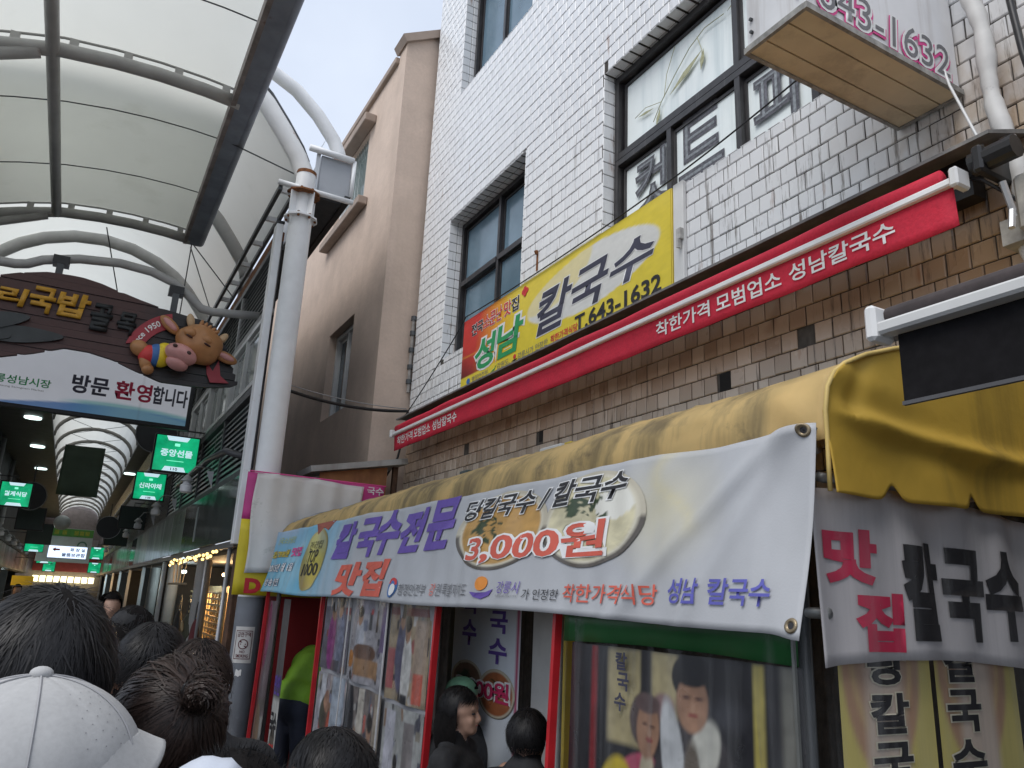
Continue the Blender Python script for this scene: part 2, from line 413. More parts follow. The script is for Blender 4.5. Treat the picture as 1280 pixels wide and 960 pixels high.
# ---- tiles: chamfered slabs in running bond
def tile_geo(b, y0, y1, z0, z1, d=.009, c=.005, x=WX):
    vs = []
    for (xx, i) in ((x-.0005, 0), (x-d+.004, 0), (x-d, c)):
        vs += [(xx, y0+i, z0+i), (xx, y1-i, z0+i), (xx, y1-i, z1-i), (xx, y0+i, z1-i)]
    fs = [(8, 9, 10, 11)]
    for k in (0, 4):
        for i in range(4): j = (i+1) % 4; fs.append((k+i, k+j, k+4+j, k+4+i))
    b.add(vs, fs)
tiles = []
GAP = .0056
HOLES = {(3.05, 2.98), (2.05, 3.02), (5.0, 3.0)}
nz = int((WZ1-2.2)/PIT)
for iz in range(nz):
    z0 = 2.2+iz*PIT; off = (iz % 2)*PIT*.5+random.uniform(-.006, .006); y = WY0-off
    while y < WY1:
        a, c = max(y, WY0)+GAP/2, min(y+PIT, WY1)-GAP/2; y += PIT
        z, zz = z0+GAP/2, z0+PIT-GAP/2
        pcs = [(a, c, z, zz)]
        for o in OPEN:
            nx_ = []
            for (p, q, r, t) in pcs:
                if q <= o[0] or p >= o[1] or t <= o[2] or r >= o[3]: nx_.append((p, q, r, t)); continue
                if p < o[0]: nx_.append((p, o[0], r, t))
                elif q > o[1]: nx_.append((o[1], q, r, t))
                elif r < o[2]: nx_.append((p, q, r, o[2]))
                elif t > o[3]: nx_.append((p, q, o[3], t))
            pcs = nx_
        for t in pcs:
            if t[1]-t[0] < .012 or t[3]-t[2] < .012: continue
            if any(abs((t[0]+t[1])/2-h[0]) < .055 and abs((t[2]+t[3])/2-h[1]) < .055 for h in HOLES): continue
            if t[2] < 3.4 and random.random() < .01: continue
            tiles.append(t)
def seen(t):
    y, z = (t[0]+t[1])/2, (t[2]+t[3])/2
    return y > 1.25 and z > 2.72 and not (3.3 < y < 6.3 and 3.6 < z < 4.28) and not (3.28 < z < 3.62) and y > .28*z+.2
tiles.sort(key=lambda t: (0 if seen(t) else 1, ((t[0]+t[1])/2)**2+((t[2]+t[3])/2-1.75)**2))
std = None; rest = MB(); k = 0
for t in tiles:
    full = abs(t[1]-t[0]-(PIT-GAP)) < 1e-6 and abs(t[3]-t[2]-(PIT-GAP)) < 1e-6
    if k < 300 and full and seen(t):
        if std is None:
            q = MB(); h = (PIT-GAP)/2; tile_geo(q, -h, h, -h, h, x=0); o = q.build('tile', tile_m, wall); std = o.data
        else: o = put('tile', std, wall)
        o.location = (WX+random.uniform(-.002, .0003), (t[0]+t[1])/2+random.uniform(-.001, .001), (t[2]+t[3])/2+random.uniform(-.001, .001))
        o.rotation_euler = (random.uniform(-.02, .02), random.uniform(-.012, .012), random.uniform(-.012, .012)); k += 1
    else: tile_geo(rest, *t, d=.009+random.uniform(-.0015, .0015))
stuff(rest.build('far_tiles', tile_m, wall))
hm = MB()
for (hy, hz) in HOLES: MB().box(WX-.004, WX-.001, hy-.045, hy+.05, hz-.05, hz+.05).build('hole_shade_plate', mat('hole_shade_black', (.006, .006, .006), .9), wall)  # black plates paint the shade inside the missing tiles
# reveal tiles lining the window openings
rv = MB()
for (a, c, z0, z1) in OPEN:
    for yy, sg in ((c, -1), (a, 1)):
        n = int((z1-z0)/PIT)
        for i in range(n+1):
            p, q = z0+i*PIT, min(z0+(i+1)*PIT, z1)-GAP
            if q-p < .02: continue
            for x0, x1 in ((WX-.009, WX+.085), (WX+.09, WX+.16)):
                rv.bbox(x0, x1, yy+(0 if sg > 0 else -.009), yy+(.009 if sg > 0 else 0), p, q, .003)
    n = int((c-a)/PIT)
    for i in range(n+1):
        p, q = a+i*PIT+.01, min(a+(i+1)*PIT, c)-GAP-.004
        if q-p < .02: continue
        for x0, x1 in ((WX-.008, WX+.085), (WX+.09, WX+.16)): rv.bbox(x0, x1, p, q, z1-.009, z1-.0005, .003); rv.bbox(x0, x1, p, q, z0+.0005, z0+.009, .003)
stuff(rv.build('reveal_tiles', tile_m, wall))
# ---- windows
def glass(name, col, rough, clear):
    m = bpy.data.materials.new(name); m.use_nodes = True; n = m.node_tree.nodes; l = m.node_tree.links; b = n['Principled BSDF']
    b.inputs['Base Color'].default_value = (*col, 1); b.inputs['Roughness'].default_value = rough; b.inputs['Specular IOR Level'].default_value = .8
    geo = n.new('ShaderNodeNewGeometry'); t = n.new('ShaderNodeTexNoise'); t.inputs['Scale'].default_value = 2.2; t.inputs['Detail'].default_value = 4
    l.new(geo.outputs['Position'], t.inputs['Vector'])
    q = n.new('ShaderNodeMapRange'); q.inputs[1].default_value = .3; q.inputs[2].default_value = .7; q.inputs[3].default_value = max(0, .9-clear-.12); q.inputs[4].default_value = min(1, 1.05-clear)
    l.new(t.outputs['Fac'], q.inputs[0])
    tr = n.new('ShaderNodeBsdfTransparent'); tr.inputs[0].default_value = (.8, .86, .88, 1); mx = n.new('ShaderNodeMixShader')
    l.new(q.outputs[0], mx.inputs[0]); l.new(tr.outputs[0], mx.inputs[1]); l.new(b.outputs[0], mx.inputs[2]); l.new(mx.outputs[0], n['Material Output'].inputs[0])
    return m
glass_dusty = glass('dusty_blue_glass', (.16, .25, .32), .12, .12)
glass_film = mat('frosted_window_film', (.82, .88, .88), .35, .05, 2.5, streak=((.42, .52, .55), 5, .5, .5))
def window(parent, a, c, z0, z1, x, vbars, hbars, gm, fm, fw=.05, name='window', sash=True):
    f = MB(); f.box(x-.03, x+.05, a, a+fw, z0, z1); f.box(x-.03, x+.05, c-fw, c, z0, z1); f.box(x-.028, x+.05, a+fw, c-fw, z1-fw, z1); f.box(x-.028, x+.05, a+fw, c-fw, z0, z0+fw)
    w_ = f.build(name, fm, parent)
    for i, y in enumerate(vbars): MB().box(x-.026, x+.045, y-.022, y+.022, z0+fw, z1-fw).build('mullion', fm, w_)
    ys_ = [a+fw]+list(vbars)+[c-fw]
    for z in hbars:
        for p, q in zip(ys_, ys_[1:]): MB().box(x-.035, x+.045, p+.0225, q-.0225, z-.028, z+.028).build('transom', fm, w_)
    zs = [z0+fw]+list(hbars)+[z1-fw]
    for i, (p, q) in enumerate(zip(ys_, ys_[1:])):
        for j, (r, t) in enumerate(zip(zs, zs[1:])):
            xo = x+.012+(.014 if (i+j) % 2 else 0)
            MB().box(xo, xo+.006, p+.02, q-.02, r+.025, t-.025).build('pane', gm, w_)
            if sash:
                s_ = MB(); e = .022
                for (p2, q2, r2, t2) in ((p+.02, p+.02+e, r+.025, t-.025), (q-.02-e, q-.02, r+.025, t-.025), (p+.02+e, q-.02-e, r+.025, r+.025+e), (p+.02+e, q-.02-e, t-.025-e, t-.025)): s_.box(xo-.012, xo+.016, p2, q2, r2, t2)
                s_.build('sash', fm, w_)
    return w_
dkroom = mat('dim_room', (.12, .13, .13), .9)
w1 = window(tb, 5.46, 7.09, 4.13, 5.70, WX+.17, [6.22], [4.98], glass_dusty, alu_dark)
w3 = window(tb, 5.46, 7.07, 7.31, 8.94, WX+.17, [6.35], [], glass_dusty, alu_dark)
w2 = window(tb, 1.96, 4.24, 4.36, 4.985, WX+.12, [2.42, 2.98, 3.62], [], glass_film, alu_dark, .045)
w2u = window(tb, 1.96, 4.24, 4.99, 5.72, WX+.12, [2.98], [], glass_film, alu_dark, .05)
w4 = window(tb, 1.96, 4.24, 7.31, 8.94, WX+.17, [3.1], [], glass_dusty, alu_dark)
tag(MB().tube([(2.97, 5.17, 4.60), (2.985, 5.17, 4.57)], .016, 8).box(2.9865, 2.9885, 5.155, 5.185, 4.42, 4.58).build('rusty_anchor', rust), 'rusty anchor stub with a rust run on the white tiles above the yellow sign', 'anchor')
# letters stuck on the film, blossom twigs on the upper pane
PW = PX(WX+.12)
film_ink = mat('window_letter_ink', (.085, .085, .10), .5, .6, 45)
for ch, ul, ur, z0, z1 in (('컷', -4.02, -3.68, 4.46, 4.87), ('트', -3.55, -3.15, 4.48, 4.92), ('파', -2.88, -2.50, 4.46, 4.88)):
    text(ch, film_ink, w2, PW, ul, ur, z0, z1, -.008, .028, name='window_letter')
    text(ch, mat('letter_pale', (.22, .24, .26), .5, .4, 40), w2, PW, ul, ur, z0, z1, -.0065, -.018, name='window_letter_inlay')
tw = MB(); leafm = mat('film_leaf', (.36, .36, .22), .5, .3, 30)
def twig(b, pts, r): b.tube([PW(-4.0+(u+3.98)*1.5, 5.06+(v-5.02)*.95, -.006) for u, v in pts], r*1.4, 5)
twig(tw, [(-3.86, 5.08), (-3.80, 5.2), (-3.70, 5.34), (-3.6, 5.46), (-3.5, 5.52), (-3.38, 5.50)], .0022)
twig(tw, [(-3.8, 5.2), (-3.92, 5.26), (-4.0, 5.24)], .0018); twig(tw, [(-3.78, 5.22), (-3.76, 5.4), (-3.7, 5.58)], .0018)
twig(tw, [(-3.55, 5.5), (-3.52, 5.36), (-3.52, 5.24)], .002)
for (u, v, du, dv) in ((-3.74, 5.2, .22, .16), (-3.36, 5.5, .1, .06), (-3.53, 5.2, .02, .16), (-3.84, 5.02, .03, .14), (-3.86, 5.2, -.12, .03)):
    nrm = (-dv*.09, du*.09); pts = [(u, v), (u+du*.5+nrm[0], v+dv*.5+nrm[1]), (u+du, v+dv), (u+du*.5-nrm[0], v+dv*.5-nrm[1])]
    tw.prism([(-4.0+(a+3.98)*1.5, 5.06+(c-5.02)*.95) for a, c in pts], PW, -.008, -.006)
tw.build('blossom_twig_film', leafm, w2u)

# ================================================================== beige rendered building
BX = 2.6; BY = 7.95
stucco = mat('beige_stucco', (.60, .475, .39), .9, .10, 2.5, bump=.4, bscale=12, fine=.06, streak=((.47, .37, .30), 2.2, .5, .48))
trim_b = mat('brown_coping', (.33, .26, .215), .8, .12, 5)
bb = T('beige_building', 'beige rendered building with brown coping behind the white steel column', 'building', (BX, 9.5, GZ))
BW = [(9.02, 10.1, 3.95, 5.16), (9.2, 10.62, 6.78, 7.86)]
cb = MB(); Y1B = 15.5
ys = sorted({BY, Y1B} | {o[0] for o in BW} | {o[1] for o in BW})
for a, c in zip(ys, ys[1:]):
    hs = sorted((o[2], o[3]) for o in BW if o[0] < (a+c)/2 < o[1]); z = GZ
    for p, q in hs+[(8.3, 8.3)]:
        if p > z: cb.box(BX, BX+.25, a, c, z, p)
        z = q
cb.build('wall', stucco, bb)
MB().add([(BX+.25, BY, GZ), (BX+3, BY, GZ), (BX+3, BY, 10.2), (BX+.25, BY, 8.62), (BX+.25, BY+.25, GZ), (BX+3, BY+.25, GZ), (BX+3, BY+.25, 10.2), (BX+.25, BY+.25, 8.62)],
         [(0, 1, 2, 3), (7, 6, 5, 4), (3, 2, 6, 7), (0, 3, 7, 4), (1, 5, 6, 2), (0, 4, 5, 1)]).build('side_wall', stucco, bb)
MB().add([(BX, BY, 8.3), (BX+.25, BY, 8.3), (BX+.25, BY, 8.62), (BX, BY, 8.46), (BX, BY+.25, 8.3), (BX+.25, BY+.25, 8.3), (BX+.25, BY+.25, 8.62), (BX, BY+.25, 8.46)],
         [(0, 1, 2, 3), (7, 6, 5, 4), (3, 2, 6, 7), (0, 3, 7, 4), (1, 5, 6, 2), (0, 4, 5, 1)]).build('parapet_block', stucco, bb)
MB().box(BX+.25, BX+3, BY+.26, Y1B, 8.0, 8.2).box(BX+2.8, BX+3, BY+.26, Y1B, GZ, 8).build('roof', stucco, bb)
MB().bbox(BX-.05, BX+.3, BY+.26, Y1B, 8.303, 8.40, .01).build('coping', trim_b, bb)
d = Vector((2.75, 0, 1.58)); MB().obox(Vector((BX-.05, BY+.12, 8.47)), Vector((BX-.05, BY+.12, 8.47))+d*1.02, (0, .17, 0), Vector((-.26, 0, .45))*.1).build('coping', trim_b, bb)
MB().bbox(BX-.16, BX-.002, 8.95, 10.85, 7.87, 7.99, .01).build('window_hood', trim_b, bb)
MB().bbox(BX-.13, BX-.002, 8.98, 10.80, 6.66, 6.775, .01).build('window_sill', trim_b, bb)
pvc = mat('white_pvc', (.66, .67, .67), .35, .05, 8)
pane_dim = glass('clear_window_glass', (.10, .13, .15), .05, .1)
wb1 = window(bb, 9.03, 10.09, 3.96, 5.15, BX+.13, [9.56], [], pane_dim, pvc, .06)
wb2 = window(bb, 9.21, 10.61, 6.79, 7.85, BX+.1, [9.9], [], glass('pale_window_glass', (.4, .44, .45), .05, .1), pvc, .06)
grille = MB()
for i in range(9): grille.tube([(BX+.02, 9.27+i*.07, 6.85), (BX+.02, 9.27+i*.07, 7.8)], .006, 5)
grille.build('window_grille', mat('grille_green', (.1, .16, .15), .5), wb2)
# conduit with clamps on the edge of the tiled building
cn = T('wall_conduit', 'thin grey conduit with rusty clamps on the corner of the white tiled building', 'conduit', (2.96, 7.9, 4.0))
MB().tube([(2.97, 7.895, 3.95), (2.965, 7.895, 4.85)], .02, 8).build('pipe', mat('old_conduit', (.3, .28, .26), .6, .3, 14), cn)
for z in (4.05, 4.22, 4.42, 4.62, 4.8): MB().tube([(2.968, 7.895, z), (2.968, 7.895, z+.05)], .034, 8).build('clamp', dark_steel, cn)

# ================================================================== yellow shop sign
ys_ = T('shop_sign_board', 'yellow shop sign board with dark 칼국수 letters and a phone number on the tiled wall', 'sign', (2.97, 4.9, 3.66))
MB().bbox(2.951, 2.989, 3.432, 6.462, 3.657, 4.347, .004).build('sign_box', mat('sign_yellow_side', (.72, .55, .06), .5, .08), ys_)
PS = lambda u, v, off=0: (2.949-off, u*-1.0306, v*1.0306-.0535)  # sign coordinates scaled about the camera, onto a plane closer to the wall
p = Paint(190, 50, (.78, .62, .045))
u, v = p.u, p.v
p.blend(np.clip((np.sin(u*9+v*5)-.2)*.5, 0, .35), (.85, .68, .10))
k = np.clip((.30-u+.06*v)/.12, 0, 1)*np.clip((v-.14)/.02, 0, 1)
p.blend(k, (.80, .34, .03)); k2 = np.clip((.19-u+.05*v)/.13, 0, 1)*np.clip((v-.14)/.02, 0, 1); p.blend(k2, (.62, .05, .04))
k3 = np.clip((.12-u*.5-(v-.14)*.25)/.12, 0, 1)*np.clip((v-.14)/.02, 0, 1); p.blend(k3*.92, (.05, .02, .02))
p.blend(np.clip(1-np.abs(v-.42-.5*(u-.25)**2)/.02, 0, 1)*np.clip((.36-u)/.05, 0, 1)*.5, (.85, .5, .05))
du = (u-.70)/np.where(u > .7, .27, .30); dv = (v-.58-.1*(u-.7))/.36
p.blend(np.clip((1-np.sqrt(np.abs(du)**1.6+dv**2))/.03, 0, 1)*.94, (.72, .73, .73))
p.blend(np.clip((1-np.sqrt(((u-.5)/.22)**2+((v-.95)/.5)**2))/.05, 0, 1)*.5, (.84, .66, .08))
p.grain(40, .06)
p.put('sign_face', print_attr, ys_, PS, -6.265, -3.335, 3.605, 4.265, .002)
for ch, a, c, z0, z1 in (('칼', 4.90, 4.43, 3.74, 4.08), ('국', 4.42, 3.98, 3.77, 4.07), ('수', 3.95, 3.50, 3.80, 4.06)):
    text(ch, ink_white, ys_, PS, -a, -c, z0, z1, .004, .045, shear=.25); text(ch, ink_slate, ys_, PS, -a, -c, z0, z1, .006, .022, shear=.25)
for ch, a, c, z0, z1 in (('성', 5.98, 5.61, 3.715, 3.99), ('남', 5.56, 5.14, 3.72, 4.01)):
    text(ch, ink_white, ys_, PS, -a, -c, z0, z1, .004, .09, shear=.1); text(ch, ink_green, ys_, PS, -a, -c, z0, z1, .006, .03, shear=.1)
text('T.643-1632', ink_black, ys_, PS, -4.37, -3.43, 3.62, 3.735, .006, .025)
for s_, a, c, z0, z1, m_ in (('전국', 6.09, 5.86, 4.07, 4.18, ink_black), ('소문난', 5.84, 5.51, 4.07, 4.20, ink_red), ('맛', 5.47, 5.35, 4.07, 4.20, ink_red), ('집', 5.34, 5.22, 4.07, 4.19, ink_black)):
    text(s_, ink_white, ys_, PS, -a, -c, z0, z1, .004, .05); text(s_, m_, ys_, PS, -a, -c, z0, z1, .006, .015)
text('행정안전부,', ink_grey, ys_, PS, -6.03, -5.70, 3.625, 3.675, .005); text('강원도,', ink_grey, ys_, PS, -5.55, -5.33, 3.625, 3.68, .005)
text('강릉시가 인정한', ink_grey, ys_, PS, -5.2, -4.74, 3.625, 3.68, .005); text('착한가격식당', ink_red, ys_, PS, -4.70, -4.36+.02, 3.625, 3.685, .005, .02)
flat(ellipse(-6.1, 3.65, .035, .028), ink_blue, ys_, PS, .004); flat(ellipse(-5.25, 3.665, .022, .02), ink_red, ys_, PS, .004)
flat([(-5.3, 3.635), (-5.25, 3.625), (-5.2, 3.64), (-5.25, 3.642)], ink_black, ys_, PS, .004)
flat([(-5.67, 3.63), (-5.6, 3.635), (-5.56, 3.68), (-5.6, 3.65)], ink_green, ys_, PS, .004)
for (du, dv) in ((0, .02), (.03, 0), (-.03, 0), (0, -.025)): flat(ellipse(-5.12+du, 4.19+dv, .025, .022, 12), ink_red, ys_, PS, .004+.001*(du > 0)+.0022*(dv != 0))
# white edge trim with a broken bracket to the right of the board
et = T('sign_edge_trim', 'white metal strip with a broken bracket at the right end of the yellow sign board', 'trim', (2.9, 3.28, 3.6))
MB().bbox(2.958, 2.989, 3.335, 3.428, 3.65, 4.36, .004).build('strip', white_plastic, et)
MB().box(2.93, 2.957, 3.33, 3.37, 3.95, 4.02).box(2.92, 2.95, 3.345, 3.36, 3.89, 3.95).build('bracket', mat('dirty_white', (.45, .44, .42), .6, .3, 20), et)
# cable running over the sign top to the beige building
def cable(name, label, pts, r, m, cat='cable', group=None): return tag(MB().tube(pts, r, 6).build(name, m, smooth=True), label, cat, group)
def sag(p0, p1, s, n=14):
    p0, p1 = Vector(p0), Vector(p1); return [p0.lerp(p1, i/n)+Vector((0, 0, -s*4*(i/n)*(1-i/n))) for i in range(n+1)]
cable('service_cable', 'thin dark cable stretched along the top of the yellow sign board', sag((2.9, 7.8, 3.62), (2.93, 6.5, 4.30), .02)+sag((2.93, 6.4, 4.375), (2.93, 3.4, 4.385), .03)+sag((2.93, 3.3, 4.39), (2.95, 1.9, 4.58), .02), .006, black_plastic)
cable('service_cable', 'thick black cable bundle crossing from the steel column to the tiled corner', sag((1.55, 7.5, 3.66), (2.95, 7.82, 3.72), .06)+[(2.98, 7.83, 3.66), (2.985, 7.82, 3.45)], .017, black_plastic)
cable('service_cable', 'thin grey wire just above the thick black cable bundle', sag((1.55, 7.48, 3.71), (2.93, 7.80, 3.74), .04), .005, mat('grey_wire', (.3, .3, .3), .5))
cable('service_cable', 'black cable dropping behind the far end of the red awning', [(2.97, 7.83, 3.7), (2.93, 7.84, 3.4), (2.9, 7.86, 3.2), (2.8, 7.88, 3.0), (2.72, 7.9, 2.9)], .012, black_plastic)

# ================================================================== red retractable awning
ra = T('red_awning', 'rolled up red retractable awning with white lettering on its valance below the yellow sign', 'awning', (2.8, 4.4, 3.2))
hoodm = mat('awning_hood', (.16, .155, .15), .55, .3, 6, streak=((.32, .3, .27), 9, .5, .5))
h = MB()
h.add([(2.995, 7.75, 3.63), (2.995, 1.36, 3.62), (2.995, 1.36, 3.60), (2.995, 7.75, 3.61), (2.75, 7.60, 3.560), (2.75, 1.40, 3.550), (2.75, 1.40, 3.535), (2.75, 7.60, 3.545)],
      [(0, 1, 5, 4), (3, 7, 6, 2), (4, 5, 6, 7), (0, 4, 7, 3), (1, 2, 6, 5), (0, 3, 2, 1)])
h.build('hood', hoodm, ra)
MB().box(2.90, 2.985, 1.56, 7.68, 3.40, 3.58).build('shadow_gap_box', black_plastic, ra)  # black box added to paint the shadow gap between hood and roll
redf = mat('red_fabric', (.72, .028, .065), .75, .1, 5, bump=.3, bscale=60, fine=.12, transl=.12)
b = MB(); n = 40
b.tube([(2.690+.003*math.sin(i*1.3), 7.36-5.8*i/n, 3.402+.003*math.sin(i*.9)) for i in range(n+1)], .036, 14); b.build('fabric_roll', redf, ra, smooth=True)
b = MB(); b.tube([(2.67, 7.40, 3.348), (2.67, 1.50, 3.352)], .022, 4); b.bbox(2.645, 2.70, 1.5, 7.4, 3.334, 3.364, .006); b.build('front_bar', mat('white_bar', (.84, .84, .84), .35, .05, 9), ra)
def vz(u): return .155+.0025*math.sin(u*60)
MB().sheet(lambda u, v, o: (2.672+.002*math.sin(u*37+v*2)+.008*v-.0-o*1., 7.39-5.88*u, 3.333-vz(u)*v), 90, 4, .003).build('valance', redf, ra, smooth=True)
PRd = lambda u, v, off=0: (2.672+.002*math.sin((7.39+u)/5.88*37+(3.333-v)/.155*2)+.008*(3.333-v)/.155-off, -u, v)
for s_, a, c in (('착한가격', 3.25, 2.82), ('모범업소', 2.77, 2.35), ('성남칼국수', 2.30, 1.76), ('착한가격', 7.29, 6.88), ('모범업소', 6.84, 6.46), ('성남칼국수', 6.41, 5.89)):
    text(s_, ink_white, ra, PRd, -a, -c, 3.222, 3.308, .006, .016, cell=.06)
for yy in (1.485, 7.415): MB().bbox(2.63, 2.715, yy-.018, yy+.018, 3.315, 3.395, .008).build('end_cap', white_plastic, ra)
MB().bbox(2.68, 2.98, 1.40, 1.44, 3.36, 3.47, .01).build('arm_bracket', black_plastic, ra)
MB().tube([(2.73, 1.30, 3.42), (2.73, 1.46, 3.42)], .045, 12).build('roller_end', black_plastic, ra)
MB().bbox(2.78, 2.99, 1.30, 1.36, 3.12, 3.34, .012).box(2.82, 2.96, 1.36, 1.44, 3.10, 3.20).build('gear_box', mat('old_cast_metal', (.33, .31, .27), .5, .3, 20), ra)
MB().tube([(2.72, 1.36, 3.30), (2.76, 1.36, 3.20), (2.74, 1.36, 3.12)], .012, 6).build('crank_eye', alu, ra)
for yy in (2.6, 4.4, 6.2): MB().bbox(2.76, 2.99, yy-.02, yy+.02, 3.36, 3.40, .006).build('wall_bracket', dark_steel, ra)

# ================================================================== projecting light box sign
lb = T('projecting_sign', 'weathered white box sign with a pink outlined phone number projecting from the tiled wall', 'sign', (2.5, 1.74, 3.92))
lbm = mat('sign_acrylic', (.76, .76, .77), .4, .06, 5, streak=((.35, .3, .26), 6, .6, .52), blotch=((.3, .24, .2), 6, .6, .66))
lbb = mat('sign_underside', (.74, .62, .42), .6, .12, 4, streak=((.32, .24, .15), 5, .5, .5))
MB().bbox(2.03, 2.97, 1.60, 1.89, 3.93, 5.2, .004).build('sign_box', lbm, lb)
for y0, y1 in ((1.60, 1.685), (1.693, 1.797), (1.805, 1.89)): MB().box(2.03, 2.97, y0, y1, 3.915, 3.93).build('bottom_panel', lbb, lb)
em = MB()
for y in (1.597, 1.893): em.box(2.02, 2.98, y-.008, y+.008, 3.908, 3.935)
em.box(2.018, 2.034, 1.605, 1.885, 3.908, 3.935); em.box(2.966, 2.982, 1.605, 1.885, 3.908, 3.935); em.build('edge_trim', mat('sign_edge', (.3, .29, .27), .6, .4, 24), lb)
for z in (3.99, 4.05, 4.2):
    for dy in (.03, .26): MB().tube([(2.028, 1.60+dy, z), (2.018, 1.60+dy, z)], .008, 6).build('bolt', dark_steel, lb)
PL = PY(1.598)
text('643-1632', ink_pink, lb, PL, 2.10, 2.90, 3.95, 4.10, .003, .085, shear=.12)
text('643-1632', ink_white, lb, PL, 2.10, 2.90, 3.955, 4.11, .0045, .055, shear=.12)
text('643-1632', ink_grey, lb, PL, 2.10, 2.90, 3.955, 4.11, .006, -.004, shear=.12)
for z in (4.2, 4.9): MB().box(2.97, 3.0, 1.64, 1.85, z, z+.06).build('wall_bracket', dark_steel, lb)
# pipes and wires right of it
lag = mat('pipe_lagging', (.58, .57, .55), .6, .1, 8, blotch=((.08, .08, .08), 9, .8, .6))
pp = MB(); n = 60
pts = [(2.9, 1.50-.16*i/n+.012*math.sin(i*.3), 4.6-1.9*i/n) for i in range(n+1)]
tag(pp.tube(pts, [.034+.0022*math.sin(i*1.9)+.003*math.sin(i*.7)+random.uniform(-.0015, .0015) for i in range(n+1)], 10).build('lagged_pipe', lag, smooth=True), 'white taped insulation pipe running down the tiled wall at the right edge', 'pipe')
cable('service_cable', 'thick black hose hanging right of the white taped pipe', [(2.9, 1.36, 4.6), (2.9, 1.33, 4.2), (2.9, 1.31, 3.9), (2.9, 1.27, 3.6), (2.9, 1.22, 3.3)], .014, black_plastic)
cable('service_cable', 'thin white cord slanting down the wall left of the taped pipe', [(2.88, 1.66, 4.3), (2.86, 1.58, 3.9), (2.84, 1.46, 3.5), (2.84, 1.36, 3.1), (2.84, 1.3, 2.8)], .006, white_plastic)
cable('service_cable', 'black lead curling away from the awning gear box', [(2.9, 1.60, 3.50), (2.86, 1.50, 3.42), (2.84, 1.40, 3.3), (2.84, 1.33, 3.2), (2.85, 1.28, 3.05), (2.86, 1.2, 2.95)], .008, black_plastic)
# ================================================================== stall under the yellow canopy
vinyl = mat('yellow_vinyl', (.72, .535, .235), .6, .2, 3, bump=.3, bscale=11, transl=.42, streak=((.15, .115, .07), 4, .75, .47), blotch=((.20, .15, .09), 4, .7, .56))
YA, YB = 1.30, 7.15
yc = T('yellow_canopy', 'long faded yellow vinyl stall canopy with curved front and scalloped end flap', 'canopy', (2.2, 4.4, GZ))
PROF = [(1.612, 2.185), (1.612, 2.26), (1.625, 2.33), (1.655, 2.375), (1.70, 2.408), (1.79, 2.45), (1.91, 2.49), (2.1, 2.545), (2.4, 2.62), (2.7, 2.70), (2.985, 2.77)]
def prof(t):
    q = t*(len(PROF)-1); i = min(int(q), len(PROF)-2); f = q-i
    return PROF[i][0]*(1-f)+PROF[i+1][0]*f, PROF[i][1]*(1-f)+PROF[i+1][1]*f
BAYS = [1.30, 2.42, 3.47, 4.45, 5.44, 6.45, 7.15]
def cover(u, v, o):
    y = YA+(YB-YA)*u; x, z = prof(v)
    f = min((abs(y-q) for q in BAYS)); sagz = -.009*math.sin(min(1, f/.5)*math.pi/2)*min(1, v*3)
    wr = .004*math.sin(y*9+v*11+2*math.sin(y*3.1))*math.exp(-((v-.12)/.2)**2)+.005*math.sin(y*23+v*6)*math.exp(-((v-.05)/.12)**2)
    pk = .018*math.exp(-((y-1.30-.55*(v+.05))/.05)**2)*math.exp(-(v/.3)**2)
    e_ = min(1, v*7); wr *= e_; pk *= e_; z -= (.012+.030*u)*min(1, v*5)
    cr = abs(((y*1.9+v*3.1+.8*math.sin(y*2.3)) % 1)-.5); z += .005*e_*math.exp(-(cr/.03)**2); x -= .008*e_*math.exp(-(cr/.03)**2)*math.exp(-v*2); c2_ = abs(((y*5.3-v*6+math.sin(y*4)) % 1)-.5); x -= .006*e_*math.exp(-(c2_/.06)**2)*math.exp(-(v/.25)**2)
    return (x-wr-pk-o*.6, y, z+sagz+wr*.6+o*.6)
MB().sheet(cover, 220, 24, .004).build('cover', vinyl, yc, smooth=True)
def side_flap(u, v, o):
    x = 1.606+(2.98-1.606)*u
    top = np.interp(max(x, 1.612), [p[0] for p in PROF], [p[1] for p in PROF])-.004
    q = (x-1.86) % .34; q = min(q, .34-q); sc = .042*math.exp(-(q/.030)**2)-.012*math.cos(q/.17*math.pi)*0
    bot = 2.045+.02*(x-1.6)+sc
    z = top+(bot-top)*v
    ridge = 2.235+.03*math.exp(-((x-1.62)/.2)**2)-.02*(x-1.6)
    d = z-ridge
    y = YA-.035*math.exp(-(d/.028)**2)*min(1, (x-1.60)*5)-.018*math.exp(-((d-.11)/.05)**2)*max(0, 1-(x-1.6)*2)-.012*max(0, -d/.2)-.014*math.sin(x*13+z*6)*max(0, min(1, -d/.1))
    y += .012*math.exp(-((x-1.72-.4*(z-2.3))/.035)**2)*(d > 0)
    return (x, y-o, z)
MB().sheet(side_flap, 170, 36, .003).build('side_flap', mat('yellow_vinyl_side', (.62, .41, .06), .6, .12, 3, bump=.2, bscale=20, transl=.3, streak=((.14, .09, .03), 4, .5, .55)), yc, smooth=True)  # deeper than the cover: light passing through is put into the colour
MB().tube([(1.603, YA-.008, 2.05), (1.604, YA-.008, 2.12)]+[(prof(i/20)[0]-.004, YA-.006, prof(i/20)[1]+.002-.012*min(1, i/4)) for i in range(21)], .0065, 6).build('edge_piping', mat('vinyl_piping', (.55, .40, .13), .55, .15, 12), yc, smooth=True)
pipe_m = mat('galvanised_pipe', (.30, .31, .31), .4, .15, 9, metal=.4)
